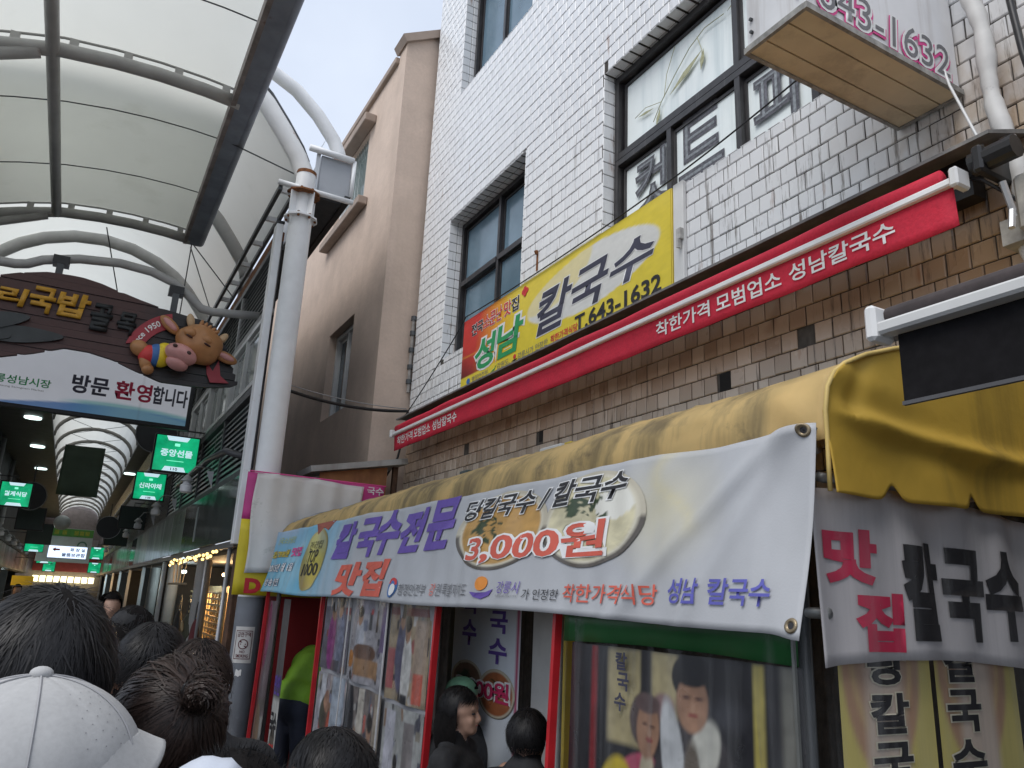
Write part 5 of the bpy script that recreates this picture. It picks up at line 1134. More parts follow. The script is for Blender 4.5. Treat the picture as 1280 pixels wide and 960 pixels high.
tl = T('toilet_sign', 'lit white direction sign with a red arrow and blue lettering under the market board', 'sign', (-.07, 24, 2.36)); PT = PY(23.995)
MB().bbox(-.54, .39, 24, 24.08, 2.35, 2.69, .006).build('case', alu, tl); flat([(-.52, 2.37), (.37, 2.37), (.37, 2.67), (-.52, 2.67)], mat('toilet_lit', (.60, .72, .92), .3, .04, emit=1.2), tl, PT, .002)
text('화 장 실', ink_blue, tl, PT, -.02, .32, 2.545, 2.63, .005, .03); text('물품보관함', ink_blue, tl, PT, -.20, .34, 2.41, 2.50, .005, .03)
flat([(-.44, 2.58), (-.36, 2.63), (-.36, 2.60), (-.26, 2.60), (-.26, 2.555), (-.36, 2.555), (-.36, 2.525)], ink_red, tl, PT, .0045)
# ---- bulb lamps on curved arms
arm_m = mat('lamp_arm', (.30, .31, .31), .35, .1, 9, metal=.4); cap_m = mat('lamp_cap', (.42, .43, .43), .4, .2); bulb_m = mat('lamp_bulb', (.78, .78, .80), .35, .05)
ORD = ('nearest', 'second', 'third', 'fourth', 'fifth', 'sixth', 'seventh', 'farthest')
def bulb(xw, s_, y, i):
    t = T('bulb_lamp', ORD[i]+' white bulb lamp on a curved arm along the %s fascia' % ('right' if s_ < 0 else 'left'), 'lamp', (xw+s_*.26, y, 2.75), 'bulb lamps along the fascia')
    MB().tube([(xw, y, 3.08), (xw+s_*.12, y, 3.10), (xw+s_*.20, y, 3.09), (xw+s_*.26, y, 3.0), (xw+s_*.27, y, 2.96)], .009, 8).build('arm', arm_m, t, smooth=True)
    x = xw+s_*.27
    MB().tube([(x, y, 2.985), (x, y, 2.95), (x, y, 2.93), (x, y, 2.915)], [.022, .05, .072, .075], 16).build('cap', cap_m, t, smooth=True)
    MB().tube([(x, y, 2.915), (x, y, 2.885), (x, y, 2.87), (x, y, 2.80), (x, y, 2.785)], [.04, .045, .066, .066, .045], 16).build('bulb', bulb_m, t, smooth=30)
    MB().add([(xw, y-.004, 2.86), (xw, y-.004, 3.06), (xw+s_*.08, y-.004, 3.06), (xw, y+.004, 2.86), (xw, y+.004, 3.06), (xw+s_*.08, y+.004, 3.06)], [(0, 1, 2), (5, 4, 3), (0, 3, 4, 1), (1, 4, 5, 2), (2, 5, 3, 0)]).build('bracket', alu, t)
for i, y in enumerate((9.5, 13.0, 16.4, 19.8, 23.2, 26.6, 30, 33.4)): bulb(RX-.055, -1, y, i)
for i, y in enumerate((17, 20, 23, 26, 29, 32, 35, 38)): bulb(LXL, 1, y, i)
tag(MB().tube([(RX-.02, 7.9, 3.02), (1.20, 8.2, 3.1), (1.16, 9.2, 3.14), (1.16, 12, 3.14)], .035, 10).build('drain_pipe', mat('dark_pipe', (.05, .05, .055), .4), smooth=True), 'dark pipe running along the louvres above the fascia', 'pipe')
for i, (x, y) in enumerate(((-1.15, 18.5), (-1.17, 22.5), (-1.2, 27), (1.15, 20), (1.15, 26))):
    tag(MB().tube([(x, y, 4.998), (x, y, 4.97)], .16, 20).build('ceiling_lamp', mat('ceiling_lamp_lit', (.75, .95, .9), .3, .02, emit=2.2)), ('nearest lit round lamp in the left soffit', 'second lit round lamp in the left soffit', 'third lit round lamp in the left soffit', 'nearer lit round lamp in the right soffit', 'farther lit round lamp in the right soffit')[i], 'lamp', 'round lamps in the soffits')

# ================================================================== shops below the fascia
dim = mat('shop_dim', (.05, .045, .04), .7, .3, 3)
sh = T('shop_row', 'row of dim open shop fronts under the right hand fascia', 'shop', (2, 20, GZ))
MB().box(2.7, 2.8, 8.1, 48, GZ, 2.2).build('back_wall', dim, sh); MB().box(RX+.06, 2.7, 8.1, 48, 2.1, 2.2).build('ceiling', dim, sh)
for y in (8.08, 14.2, 18, 22, 26, 30, 35, 40): MB().box(RX+.07, 2.69, y, y+.08, GZ, 2.1).build('partition', dim, sh)
for y in (14.1, 18, 22, 26, 30, 35, 40): MB().box(RX, RX+.06, y-.03, y+.03, GZ, 2.14).build('front_post', alu, sh)
sh2 = T('shop_row', 'row of dim open shop fronts under the left hand fascia', 'shop', (-2.4, 28, GZ))
MB().box(-3.3, -3.2, 11, 48, GZ, 2.2).build('back_wall', dim, sh2); MB().box(-3.2, LXL-.06, 11, 48, 2.1, 2.2).build('ceiling', dim, sh2)
for y in (11, 15, 19, 23, 27, 31, 35, 40): MB().box(-3.19, LXL-.07, y, y+.08, GZ, 2.1).build('partition', dim, sh2)
tag(MB().bbox(1.37, 1.47, 7.80, 7.98, GZ, 2.14, .01).build('timber_post', wood_dark), 'dark timber post beside the grey column', 'post')
tag(MB().tube([(1.335, 8.02, GZ), (1.335, 8.02, 2.14)], .02, 10).build('steel_pipe_post', mat('pipe_pale', (.42, .43, .45), .35, .1, 9, metal=.4), smooth=True), 'thin pale steel pipe post left of the timber post', 'post')
tag(MB().tube([(1.35, 9.5, 1.2), (1.35, 9.5, 2.14)], .018, 10).build('steel_pipe_post', MATS['pipe_pale'], smooth=True), 'thin pale steel pipe post in front of the lit lattice', 'post')
lt = T('lattice_screen', 'warm lit wooden lattice screen inside the first shop on the right', 'screen', (1.75, 10.9, .5)); latm = mat('lattice_wood', (.55, .40, .20), .6, .1)
for i in range(13): MB().box(1.74, 1.76, 10.3+i*.24-.02, 10.3+i*.24+.02, .4, 1.72).build('upright', latm, lt)
for i in range(18): MB().box(1.72, 1.738, 10.2, 13.3, .42+i*.075, .448+i*.075).build('crossbar', latm, lt)
MB().box(2.0, 2.02, 9.8, 14.0, .2, 1.80).build('backing', mat('lattice_back', (.6, .45, .25), .7), lt)
def bag(y, z, m_, label, w_=.22, h_=.26):
    t = T('hanging_bag', label, 'bag', (1.40, y, z-h_)); P = PX(1.40)
    MB().ball((1.40, y, z-h_*.55), (.05, w_/2, h_/2), 14, 10, fn=lambda d: 1+.12*(d.z < -.2)).build('body', m_, t, smooth=True)
    for s_ in (-1, 1): MB().tube([(1.40, y+s_*w_*.25, z-.06), (1.40, y+s_*w_*.16, z+.10), (1.40, y, z+.16)], .008, 6).build('strap', dark_steel, t)
    return t
b_ = bag(10.7, 1.46, mat('bag_olive', (.05, .05, .03), .7, .3), 'olive bag with a pale leaf patch hanging at the lit shop', .5, .34)
MB().ball((1.345, 10.68, 1.30), (.02, .12, .045), 10, 8, rot=Matrix.Rotation(.5, 3, 'X')).build('leaf_patch', mat('patch_tan', (.3, .22, .12), .7), b_, smooth=True)
bag(10.0, 1.44, mat('bag_maroon', (.10, .015, .02), .8, .2), 'maroon bag hanging right of the olive bag', .4, .55); bag(11.6, 1.5, mat('bag_black', (.015, .015, .016), .7), 'black bag hanging left of the olive bag', .4, .5)
gl = T('garland', 'string of small warm bulbs under the first fascia panel', 'lights', (1.3, 10, 2.1))
for i in range(26): y = 8.6+i*.17+random.uniform(-.05, .05); MB().ball((1.31+random.uniform(-.02, .02), y, 2.10+random.uniform(-.04, .03)), .018, 8, 6).build('bulb', mat('garland_lit', (1., .62, .22), .4, .2, 40, emit=2.), gl)
MB().tube([(1.31, 8.5+i*.2, 2.13+.015*math.sin(i)) for i in range(24)], .005, 4).build('wire', black_plastic, gl)
rk = T('clothes_rack', 'triangular wire hanging rack in front of the lit shop', 'rack', (1.3, 11.5, 1.7))
for i in range(4): MB().tube([(1.28, 10.6+i*.45, 2.1), (1.28, 10.8+i*.3, 1.80)], .008, 5).build('wire', mat('wood_pale', (.32, .24, .15), .6), rk)
MB().tube([(1.28, 10.4, 1.80), (1.28, 12.3, 1.80)], .014, 6).build('bar', MATS['wood_pale'], rk)
def lamp_pt(x, y, z, e, c, label, r=.05, col_=None):
    o = tag(MB().tube([(x, y-.1, z), (x, y+.1, z)], .025, 8).build('shop_lamp', mat('lamp_lit_'+str(c), c, .4, .02, emit=4.)), label, 'lamp', 'lit lamps in the shops')
    l = bpy.data.lights.new('shop_lamp_light', 'POINT'); l.energy = e; l.color = c; l.shadow_soft_size = .08
    q = bpy.data.objects.new('shop_lamp_light', l); COL.objects.link(q); q.location = (0, 0, -.08); q.parent = o; q.matrix_parent_inverse = Matrix.Translation((x, y, z))
WARM, COOL = (1., .66, .32), (.75, .95, 1.)
lamp_pt(1.88, 11.4, 1.95, 30, WARM, 'warm lamp above the lattice screen'); lamp_pt(1.5, 12.6, 1.98, 8, COOL, 'cool white lamp left of the lattice screen')
for i, (x, y, z, e, c) in enumerate(((2.0, 16, 1.95, 12, COOL), (1.9, 20, 1.95, 14, WARM), (1.8, 24, 1.95, 14, COOL), (1.8, 28, 1.95, 18, WARM), (1.7, 33, 1.95, 18, COOL), (-2.3, 17, 1.95, 12, COOL), (-2.3, 21, 1.95, 14, WARM), (-2.2, 25, 1.95, 14, COOL), (-2.2, 29, 1.95, 16, WARM), (-2.1, 33, 1.95, 18, COOL), (0, 42, 2.0, 40, WARM))):
    lamp_pt(x, y, z, e, c, 'lamp in the %s shop %s' % (('second', 'third', 'fourth', 'fifth', 'sixth')[i % 5], 'on the right' if i < 5 else 'on the left') if i < 10 else 'warm lamp at the far end of the alley')
fe = T('far_market_hall', 'bright market front closing the far end of the alley', 'building', (0, 48, GZ))
MB().box(-4, 4, 48.1, 48.4, GZ, 6).build('wall', mat('far_wall', (.25, .22, .22), .7), fe)
MB().box(-1.6, 1.3, 47.9, 48.09, 2.3, 3.1).build('sign_band', mat('far_red_band', (.35, .06, .06), .6), fe); MB().box(-1.5, 1.2, 47.85, 47.89, 3.2, 4.0).build('panel', mat('far_panel', (.35, .33, .36), .6), fe)
for i in range(9): MB().box(-1.5+i*.32, -1.25+i*.32, 47.7, 47.85, 1.75, 2.05).build('lit_window', mat('far_lit', (1., .8, .45), .4, .3, 8, emit=2.5), fe)
MB().box(-1.5, -.9, 30, 30.05, 1.6, 1.9).build('yellow_notice', ink_yellow, sh2)

# ================================================================== banners by the column, lean-to roof
pk = T('pink_yellow_banner', 'pink and yellow vinyl banner tied to the steel column under a white sheet', 'banner', (1.9, 7.24, 1.7))
Pp = lambda u, v, off=0: (u, 7.25+.01*math.sin(u*9+v*4)-off, v)
MB().sheet(lambda u, v, o: Pp(1.27+.10*v*0+1.30*u, 1.715+.65*v, o), 20, 6, .002).build('yellow_field', mat('vinyl_bright_yellow', (.66, .52, .02), .5, .08, 4), pk, smooth=True)
MB().sheet(lambda u, v, o: Pp(1.27+1.30*u, 2.365+.42*v, o), 20, 6, .002).build('pink_field', mat('vinyl_pink', (.55, .05, .24), .5, .08, 4), pk, smooth=True)
text('D', mat('ink_bright_red', (.55, .02, .03), .5), pk, Pp, 1.38, 1.50, 1.74, 1.85, .004, .06); text('국수', ink_white, pk, Pp, 2.40, 2.56, 2.70, 2.77, .004, .02)
wsx = tag(MB().sheet(lambda u, v, o: (1.345+.01*math.sin(v*7)+1.0*u, 7.215+.012*math.sin(u*13+v*3)+.006*math.sin(u*33)-o, 1.90+.015*math.sin(u*5)+(.875-.0*u)*v), 40, 16, .0015).build('white_sheet', mat('white_tarp', (.78, .76, .73), .6, .1, 3, blotch=((.20, .24, .17), 3, .6, .60), transl=.15), smooth=True), 'stained white vinyl sheet hung over the pink and yellow banner', 'tarp')
MB().tube([(1.28, 7.21, 2.79), (2.35, 7.21, 2.785), (2.58, 7.24, 2.79)], .006, 5).build('tie_cord', ink_pink, pk)
lr = T('lean_to_roof', 'small metal edged lean to roof with a plywood side between the two buildings', 'roof', (2.3, 7.6, 2.8))
MB().obox((1.84, 7.56, 2.885), (2.80, 7.56, 3.075), (0, .28, 0), (-.006, 0, .028)).build('roof_sheet', mat('roof_metal', (.34, .34, .33), .5, .15, 6, streak=((.2, .17, .14), 8, .5, .5)), lr)
MB().add([(1.95, 7.36, 2.40), (2.62, 7.36, 2.40), (2.62, 7.36, 3.0), (1.95, 7.36, 2.87), (1.95, 7.38, 2.40), (2.62, 7.38, 2.40), (2.62, 7.38, 3.0), (1.95, 7.38, 2.87)], [(0, 1, 2, 3), (7, 6, 5, 4), (3, 2, 6, 7), (0, 3, 7, 4), (1, 5, 6, 2), (0, 4, 5, 1)]).build('plywood_side', mat('plywood', (.30, .13, .05), .7, .25, 8, streak=((.16, .06, .03), 14, .6, .5)), lr)
for x in (2.0, 2.7): MB().box(x, x+.05, 7.4, 7.45, GZ, 2.88+.2*(x-1.9)-.02).build('leg', wood_dark, lr)
# ================================================================== people
skin_m = mat('skin', (.48, .29, .21), .5, .1, 30)
def mk_hair(name, c, sp=.3):
    m = mat(name, c, .45, .35, 40, spec=sp, island=tuple(k*2.6 for k in c)); return m
hair_blk = mk_hair('hair_black', (.007, .0065, .007)); hair_brn = mk_hair('hair_brown', (.016, .010, .008))
hair_base = mat('hair_base', (.006, .005, .005), .85, .4, 60, spec=.15)
shoe_m = mat('shoe_dark', (.02, .02, .022), .5); jean_m = mat('trousers_navy', (.02, .025, .045), .8, .2)
def body_mesh(prims, voxel, smooth=5):
    b = MB()
    for (p, q, r0_, r1_, tg) in prims: b.capsule(p, q, r0_, r1_, 12)
    me = bpy.data.meshes.new('body'); me.from_pydata(b.v, [], b.f)
    bm = bmesh.new(); bm.from_mesh(me); bmesh.ops.recalc_face_normals(bm, faces=bm.faces[:]); bm.to_mesh(me); bm.free()
    o = bpy.data.objects.new('tmp', me); COL.objects.link(o)
    r = o.modifiers.new('r', 'REMESH'); r.mode = 'VOXEL'; r.voxel_size = voxel; s_ = o.modifiers.new('s', 'SMOOTH'); s_.iterations = smooth; s_.factor = .5
    bpy.context.view_layer.update()
    nm = bpy.data.meshes.new_from_object(o.evaluated_get(bpy.context.evaluated_depsgraph_get())); bpy.data.objects.remove(o); bpy.data.meshes.remove(me)
    return nm
def person(label, x, y, top, face, coat, legs=jean_m, hair=hair_blk, style='short', lean=0., voxel=.022, arms='down', group='people in the queue', strands=700, gz=GZ, seedv=0, hood=None, cat='person', hat=None, puffy=1.12, bend=0.):
    """standing figure; face = heading of the gaze in degrees from +Y towards +X; top = height of the crown"""
    H = top-gz; k = H/1.70
    Rm = Matrix.Rotation(-R(face), 3, 'Z')
    def L(px, py, pz):
        v = Vector((px, py, pz))
        if bend and pz > .95: a = R(bend); d = pz-.95; v = Vector((px, py*math.cos(a)+d*math.sin(a), .95+d*math.cos(a)-py*math.sin(a)))
        v = Rm @ (v*k); return Vector((x+v.x, y+v.y, gz+v.z))
    P = []
    def cp(a, c, r0_, r1_, tg): P.append((L(*a), L(*c), r0_*k, r1_*k, tg))
    pf = puffy
    for s_ in (-1, 1):
        cp((s_*.09, 0, .90), (s_*.10, .02, .49), .088, .062, 'legs'); cp((s_*.10, .02, .49), (s_*.10, -.02, .09), .06, .042, 'legs'); cp((s_*.10, -.03, .045), (s_*.11, .15, .035), .042, .036, 'shoe')
        sh_ = (s_*.185, -.01, 1.365)
        if arms == 'down': el, wr = (s_*.245, -.04, 1.10), (s_*.235, .05, .87)
        elif arms == 'chin' and s_ > 0: el, wr = (.22, .06, 1.12), (.09, .20, 1.28)
        elif arms == 'work': el, wr = (s_*.25, .14, 1.15), (s_*.2, .40, 1.08)
        else: el, wr = (s_*.24, .02, 1.10), (s_*.20, .17, 1.0)
        cp(sh_, el, .062*pf, .052*pf, 'top'); cp(el, wr, .05*pf, .036*pf, 'top')
        d = (Vector(wr)-Vector(el)).normalized(); wv = Vector(wr)
        side = Vector((0, 1, 0)) if abs(d.y) < .8 else Vector((1, 0, 0)); side = (side-d*side.dot(d)).normalized()
        cp(tuple(wv), tuple(wv+d*.075), .026, .030, 'skin')
        for f in range(4):
            o_ = wv+d*.09+side*(f-1.5)*.019; ln = (.052, .062, .058, .045)[f]; cr_ = d.cross(side)*.02
            cp(tuple(o_), tuple(o_+d*ln*.55), .0105, .0095, 'skin'); cp(tuple(o_+d*ln*.55), tuple(o_+d*ln+cr_), .0095, .008, 'skin')
        o_ = wv+d*.03+side*.032; cp(tuple(o_), tuple(o_+d*.035+side*.02), .012, .010, 'skin')
    cp((-.075, 0, .93), (.075, 0, .93), .118, .118, 'legs'); cp((-.06, 0, 1.03), (.06, 0, 1.03), .118*pf, .118*pf, 'top'); cp((-.07, .01, 1.17), (.07, .01, 1.17), .118*pf, .118*pf, 'top')
    cp((-.09, .0, 1.29), (.09, .0, 1.29), .115*pf, .115*pf, 'top'); cp((-.165, -.01, 1.375), (.165, -.01, 1.375), .068*pf, .068*pf, 'top'); cp((-.06, -.015, 1.415), (.06, -.015, 1.415), .058, .058, 'top')
    cp((0, -.02, 1.40), (0, .0, 1.50), .056, .052, 'skin'); cp((-.03, -.025, 1.445), (.03, -.025, 1.445), .062*pf, .062*pf, 'top')
    hx = lean
    cp((0, -.012, 1.605), (0, .018, 1.60), .079, .076, 'skin'); cp((0, .035, 1.545), (0, .045, 1.525), .062, .052, 'skin'); cp((-.012, .072, 1.505), (.012, .072, 1.505), .026, .026, 'skin')
    cp((0, .092, 1.585), (0, .108, 1.553), .011, .015, 'skin'); cp((-.014, .088, 1.527), (.014, .088, 1.527), .011, .011, 'skin'); cp((-.03, .078, 1.605), (.03, .078, 1.605), .018, .018, 'skin')
    for s_ in (-1, 1): cp((s_*.077, .0, 1.585), (s_*.079, -.006, 1.56), .017, .013, 'skin'); cp((s_*.035, .072, 1.55), (s_*.03, .076, 1.535), .02, .018, 'skin')
    me = body_mesh(P, voxel)
    tags = ['top', 'legs', 'skin', 'shoe']; mats_ = [coat, legs, skin_m, shoe_m]
    n = len(me.polygons); c = np.empty(n*3); me.polygons.foreach_get('center', c); c = c.reshape(-1, 3); best = np.full(n, 9.); idx = np.zeros(n, int)
    for (p, q, a, b2, tg) in P:
        p, q = np.array(p), np.array(q); d = q-p; t = np.clip(((c-p)@d)/max(1e-9, d@d), 0, 1); dist = np.linalg.norm(c-p-t[:, None]*d, axis=1)-(a+(b2-a)*t); w_ = dist < best; best[w_] = dist[w_]; idx[w_] = tags.index(tg)
    for m_ in mats_: me.materials.append(m_)
    me.polygons.foreach_set('material_index', idx.astype(np.int32)); me.shade_smooth()
    t = T('person', label, cat, (x, y, gz), group)
    me.name = 'body'; put('body', me, t)
    # hair
    hc = L(0, -.005, 1.598); rad = Vector((.088, .103, .104))*k
    up_ = (L(0, -.005, 1.7)-L(0, -.005, 1.6)).normalized(); fw_ = (L(0, .1, 1.6)-L(0, 0, 1.6)).normalized(); rt_ = fw_.cross(up_)
    HM = Matrix((rt_, fw_, up_)).transposed()
    def HP(d, s_=1.): return hc + HM @ Vector((d.x*rad.x*s_, d.y*rad.y*s_, d.z*rad.z*s_))
    def covered(d):
        if style == 'long': return not (d.y > .22 and d.z < .45) 
        return not (d.y > .30 and d.z < .45) and d.z > (-.50 if d.y < 0 else -.18)
    if style != 'bald':
        b = MB(); nu, nv = 30, 20; R0 = np.random.default_rng(seedv+3)
        for i in range(nv+1):
            for j in range(nu):
                th = math.pi*i/nv; ph = 2*math.pi*j/nu; d = Vector((math.sin(th)*math.cos(ph), math.sin(th)*math.sin(ph), math.cos(th)))
                s_ = 1.0+.03*math.sin(ph*5+seedv)*math.sin(th*3)+(.04 if d.z > .2 else 0)
                p = HP(d, s_)
                if style == 'long' and d.z < -.1 and not (d.y > .3): p = p + up_*(-.16*k*(-d.z)**.5) + (HM @ Vector((d.x*.02, d.y*.02, 0)))
                b.v.append(tuple(p))
        for i in range(nv):
            for j in range(nu):
                th = math.pi*(i+.5)/nv; ph = 2*math.pi*(j+.5)/nu; d = Vector((math.sin(th)*math.cos(ph), math.sin(th)*math.sin(ph), math.cos(th)))
                if covered(d): b.f.append((i*nu+j, (i+1)*nu+j, (i+1)*nu+(j+1) % nu, i*nu+(j+1) % nu)); b.m.append(0)
        ho = b.build('hair', hair_base, t, smooth=True)
        if strands and style != 'bun':
            b = MB(); whorl = Vector((.15, -.35, .92)).normalized()
            if style == 'part': whorl = Vector((.05, .3, .95)).normalized()
            for q in range(strands):
                d = Vector(R0.normal(size=3)).normalized()
                for _ in range(20):
                    if covered(d): break
                    d = Vector(R0.normal(size=3)).normalized()
                pts = []; cur = d.copy(); jit = Vector(R0.normal(size=3))*.22; lift = R0.uniform(-.02, .06)+.05*math.sin(5*d.x+seedv)*math.sin(4*d.y+2*d.z)+(.12 if q % 40 == 0 else 0)
                if style in ('part', 'long'): 
                    away = Vector((cur.x*1.2+(.02 if cur.x > 0 else -.02), -.1, -.35))
                for st in range(7):
                    pts.append((cur.copy(), 1.035+lift*st/6+.012))
                    g_ = -(whorl-cur*whorl.dot(cur)) if style not in ('part', 'long') else (away-cur*away.dot(cur))
                    if g_.length < 1e-3: g_ = Vector((1, 0, 0))
                    cur = (cur+(g_.normalized()+jit)*.075).normalized()
                w_ = R0.uniform(.0006, .0016)*k
                o = len(b.v)
                for st, (d_, s_) in enumerate(pts):
                    p = HP(d_, s_); nxt = HP(pts[min(st+1, 6)][0], s_)-HP(pts[max(st-1, 0)][0], s_); sd_ = nxt.cross(p-hc).normalized()*w_*(1-.75*st/6)
                    b.v += [tuple(p-sd_), tuple(p+sd_)]
                for st in range(6): a = o+2*st; b.f.append((a, a+1, a+3, a+2)); b.m.append(0)
            b.build('hair_strands', hair, ho)
    return t, HP, HM, hc, k, L
coats = dict(black=mat('coat_black', (.014, .014, .016), .8, .3, 20, bump=.6, bscale=18), char=mat('coat_charcoal', (.035, .036, .04), .8, .2, 20, bump=.6, bscale=18), olive=mat('coat_olive_grey', (.085, .085, .07), .85, .15, 20, bump=.3, bscale=120), navy=mat('coat_navy', (.015, .02, .04), .8, .2, 20), brown=mat('coat_brown', (.06, .035, .022), .8, .2, 20), white=mat('coat_pale_blue', (.42, .47, .56), .7, .1, 9))
# nearest: man with short dark hair
tp0, *_ = person('man with thick short black hair and olive grey jacket nearest the left edge', -.01, 1.40, 1.738, 2, coats['olive'], strands=8000, voxel=.014, seedv=1)
MB().ball((-.095, 1.34, 1.535), (.065, .055, .045), 24, 14, fn=lambda d: 1+.05*math.sin(d.x*9+d.z*5)).build('jacket_hood', coats['olive'], tp0, smooth=True)
# man in a pale baseball cap
tp, HP, HM, hc, k, L = person('person in a pale grey baseball cap at the bottom left', .0, .97, 1.648, 88, coats['char'], strands=0, voxel=.013, seedv=2)
capm = mat('cap_fabric', (.40, .40, .40), .85, .10, 14, bump=.05, bscale=500, fine=.08, streak=((.40, .40, .40), 26, .4, .5)); stitch = mat('cap_stitch', (.30, .30, .31), .8)
def cap_dir(th, ph): return Vector((math.sin(th)*math.sin(ph), math.sin(th)*math.cos(ph), math.cos(th)))
def capP(th, ph, off=0.):
    d = cap_dir(th, ph); s_ = 1.02+off-.010*abs(math.cos(3*ph))**30
    p = HP(Vector((d.x, d.y, d.z*.80+.25)), s_); return p
b = MB(); nth, nph = 16, 72
for i in range(nth+1):
    for j in range(nph): b.v.append(tuple(capP(1.62*i/nth+.0001, 2*math.pi*j/nph)))
for i in range(nth):
    for j in range(nph):
        ph = 2*math.pi*(j+.5)/nph; th = 1.62*(i+.5)/nth
        if math.cos(ph) < -.84 and th > 1.12 and (th-1.12) > .5*abs(math.sin(ph)): continue       # opening at the back
        b.f.append((i*nph+j, (i+1)*nph+j, (i+1)*nph+(j+1) % nph, i*nph+(j+1) % nph)); b.m.append(0)
capo = b.build('cap', capm, tp, smooth=True)
for j in range(6): MB().tube([capP(.05+1.5*i/16, 2*math.pi*j/6+.52, .008) for i in range(17)], .0011, 5).build('seam', stitch, capo)
MB().ball(capP(0.001, 0, .03), (.011, .011, .007), 14, 8).build('button', capm, capo, smooth=True)
bq = MB()
def brim(u, v, o):
    a = (u-.5)*2.1; r1_ = 1.0; base = capP(1.16, a, -.01); fwd_ = HM @ Vector((0, 1, 0)); out = .030*math.cos(a*.62)*v*k
    return base + fwd_*out + (HM @ Vector((math.sin(a)*.012*v, 0, -.012*v-.060*v*abs(math.sin(a))**1.4+o)))
bq.sheet(brim, 24, 8, .004); bq.build('brim', capm, capo, smooth=True)
holes = MB()
for i in range(9):
    for j in range(7):
        th, ph = .55+.085*i, .50+.095*j
        if (i+j) % 2 == 0: c_ = capP(th, ph, .006); a_ = capP(th+.012, ph, .006)-c_; b2 = capP(th, ph+.014, .006)-c_; holes.add([c_, c_+a_, c_+a_+b2, c_+b2], [(0, 1, 2, 3)])
for j2 in (0,):
    holes.build('vent_holes', mat('vent_grey', (.2, .2, .21), .8), capo)
def swoosh(u, v, off=0): return capP(1.26-v*.16, 2.52-u*.55, .012+off)
sw_pts = [(0, .72), (.04, .35), (.12, .12), (.22, .08), (.40, .20), (.66, .42), (1, .68), (.66, .50), (.36, .36), (.22, .34), (.12, .42), (.06, .62)]
MB().prism([(u, v) for u, v in sw_pts], swoosh, 0, .004).build('swoosh_mark', ink_black, capo)
# woman with a bun
tp, HP, HM, hc, k, L = person('woman with dark brown hair tied in a bun beside the pale cap', .195, 1.52, 1.630, 8, coats['black'], hair=hair_brn, style='bun', strands=0, voxel=.016, seedv=5)
bunc = HP(Vector((.42, -.95, .52)), 1.16)
b = MB(); R0 = np.random.default_rng(11); tgt = (HM.inverted() @ (bunc-hc)); tgt = Vector((tgt.x/.088, tgt.y/.103, tgt.z/.104)).normalized()
for q in range(5200):
    d = Vector(R0.normal(size=3)).normalized()
    if d.y > .35 and d.z < .45: continue
    cur = d.copy(); pts = []; lift = R0.uniform(-.01, .03)+.03*math.sin(6*d.x+3*d.z)+(.07 if q % 45 == 0 else 0); jit = Vector(R0.normal(size=3))*(.16 if q % 45 else .4)
    for st in range(10):
        pts.append(cur.copy()); g_ = tgt-cur*tgt.dot(cur)
        if g_.length < .12: break
        cur = (cur+(g_.normalized()+jit)*.10).normalized()
    if len(pts) < 3: continue
    w_ = R0.uniform(.0006, .0016); o = len(b.v)
    for st, d_ in enumerate(pts):
        s_ = 1.04+lift; p = HP(d_, s_); nx2 = HP(pts[min(st+1, len(pts)-1)], s_)-HP(pts[max(st-1, 0)], s_); sd_ = nx2.cross(p-hc).normalized()*w_; b.v += [tuple(p-sd_), tuple(p+sd_)]
    for st in range(len(pts)-1): a = o+2*st; b.f.append((a, a+1, a+3, a+2)); b.m.append(0)
b.build('hair_strands', hair_brn, tp)
b = MB().ball(bunc, (.024, .024, .026), 22, 16, fn=lambda d: 1+.1*math.sin(9*d.x+7*d.z))
for q in range(700):
    c0 = Vector(R0.normal(size=3)).normalized(); ax = Vector((.3, .8, .3)).normalized(); pts = []
    for st in range(8):
        pts.append(bunc+c0*(.0255+R0.uniform(0, .005)+(.014 if q % 7 == 0 else 0)*st/7)); c0 = (Matrix.Rotation(.2, 3, ax) @ c0)
    o = len(b.v)
    for st, p in enumerate(pts):
        nx2 = pts[min(st+1, 7)]-pts[max(st-1, 0)]; sd_ = nx2.cross(p-bunc).normalized()*.0008; b.v += [tuple(p-sd_), tuple(p+sd_)]
    for st in range(7): a = o+2*st; b.f.append((a, a+1, a+3, a+2)); b.m.append(0)
b.build('bun', hair_brn, tp)
MB().tube([bunc+(HM @ Vector((-.012, .02, 0)))+Vector((.018*math.cos(R(30*i)), 0, .018*math.sin(R(30*i)))) for i in range(13)], .004, 6).build('hair_tie', black_plastic, tp)
# others in the queue ahead
person('woman with black bobbed hair ahead of the bun', .255, 2.60, 1.645, 5, coats['black'], style='part', strands=2600, seedv=6)
tp, HP, HM, hc, k, L = person('man in a black cap and leather jacket further ahead in the queue', .29, 4.0, 1.66, -25, mat('leather_black', (.012, .012, .013), .35, .3, 20), strands=300, seedv=7)
MB().ball(HP(Vector((0, 0, .35)), 1.), (.088, .098, .065), 20, 12).build('cap', coats['black'], tp, smooth=True)
person('woman with brown hair in the queue right of the black bob', .37, 2.45, 1.61, 10, coats['black'], hair=hair_brn, style='part', strands=2400, seedv=8)
person('dark haired person in the queue partly behind the nearest man', .16, 2.9, 1.62, 0, coats['black'], strands=400, seedv=9)
person('person with centre parted black hair at the bottom middle', .545, 1.72, 1.478, -35, coats['char'], style='part', strands=4200, voxel=.016, seedv=10)
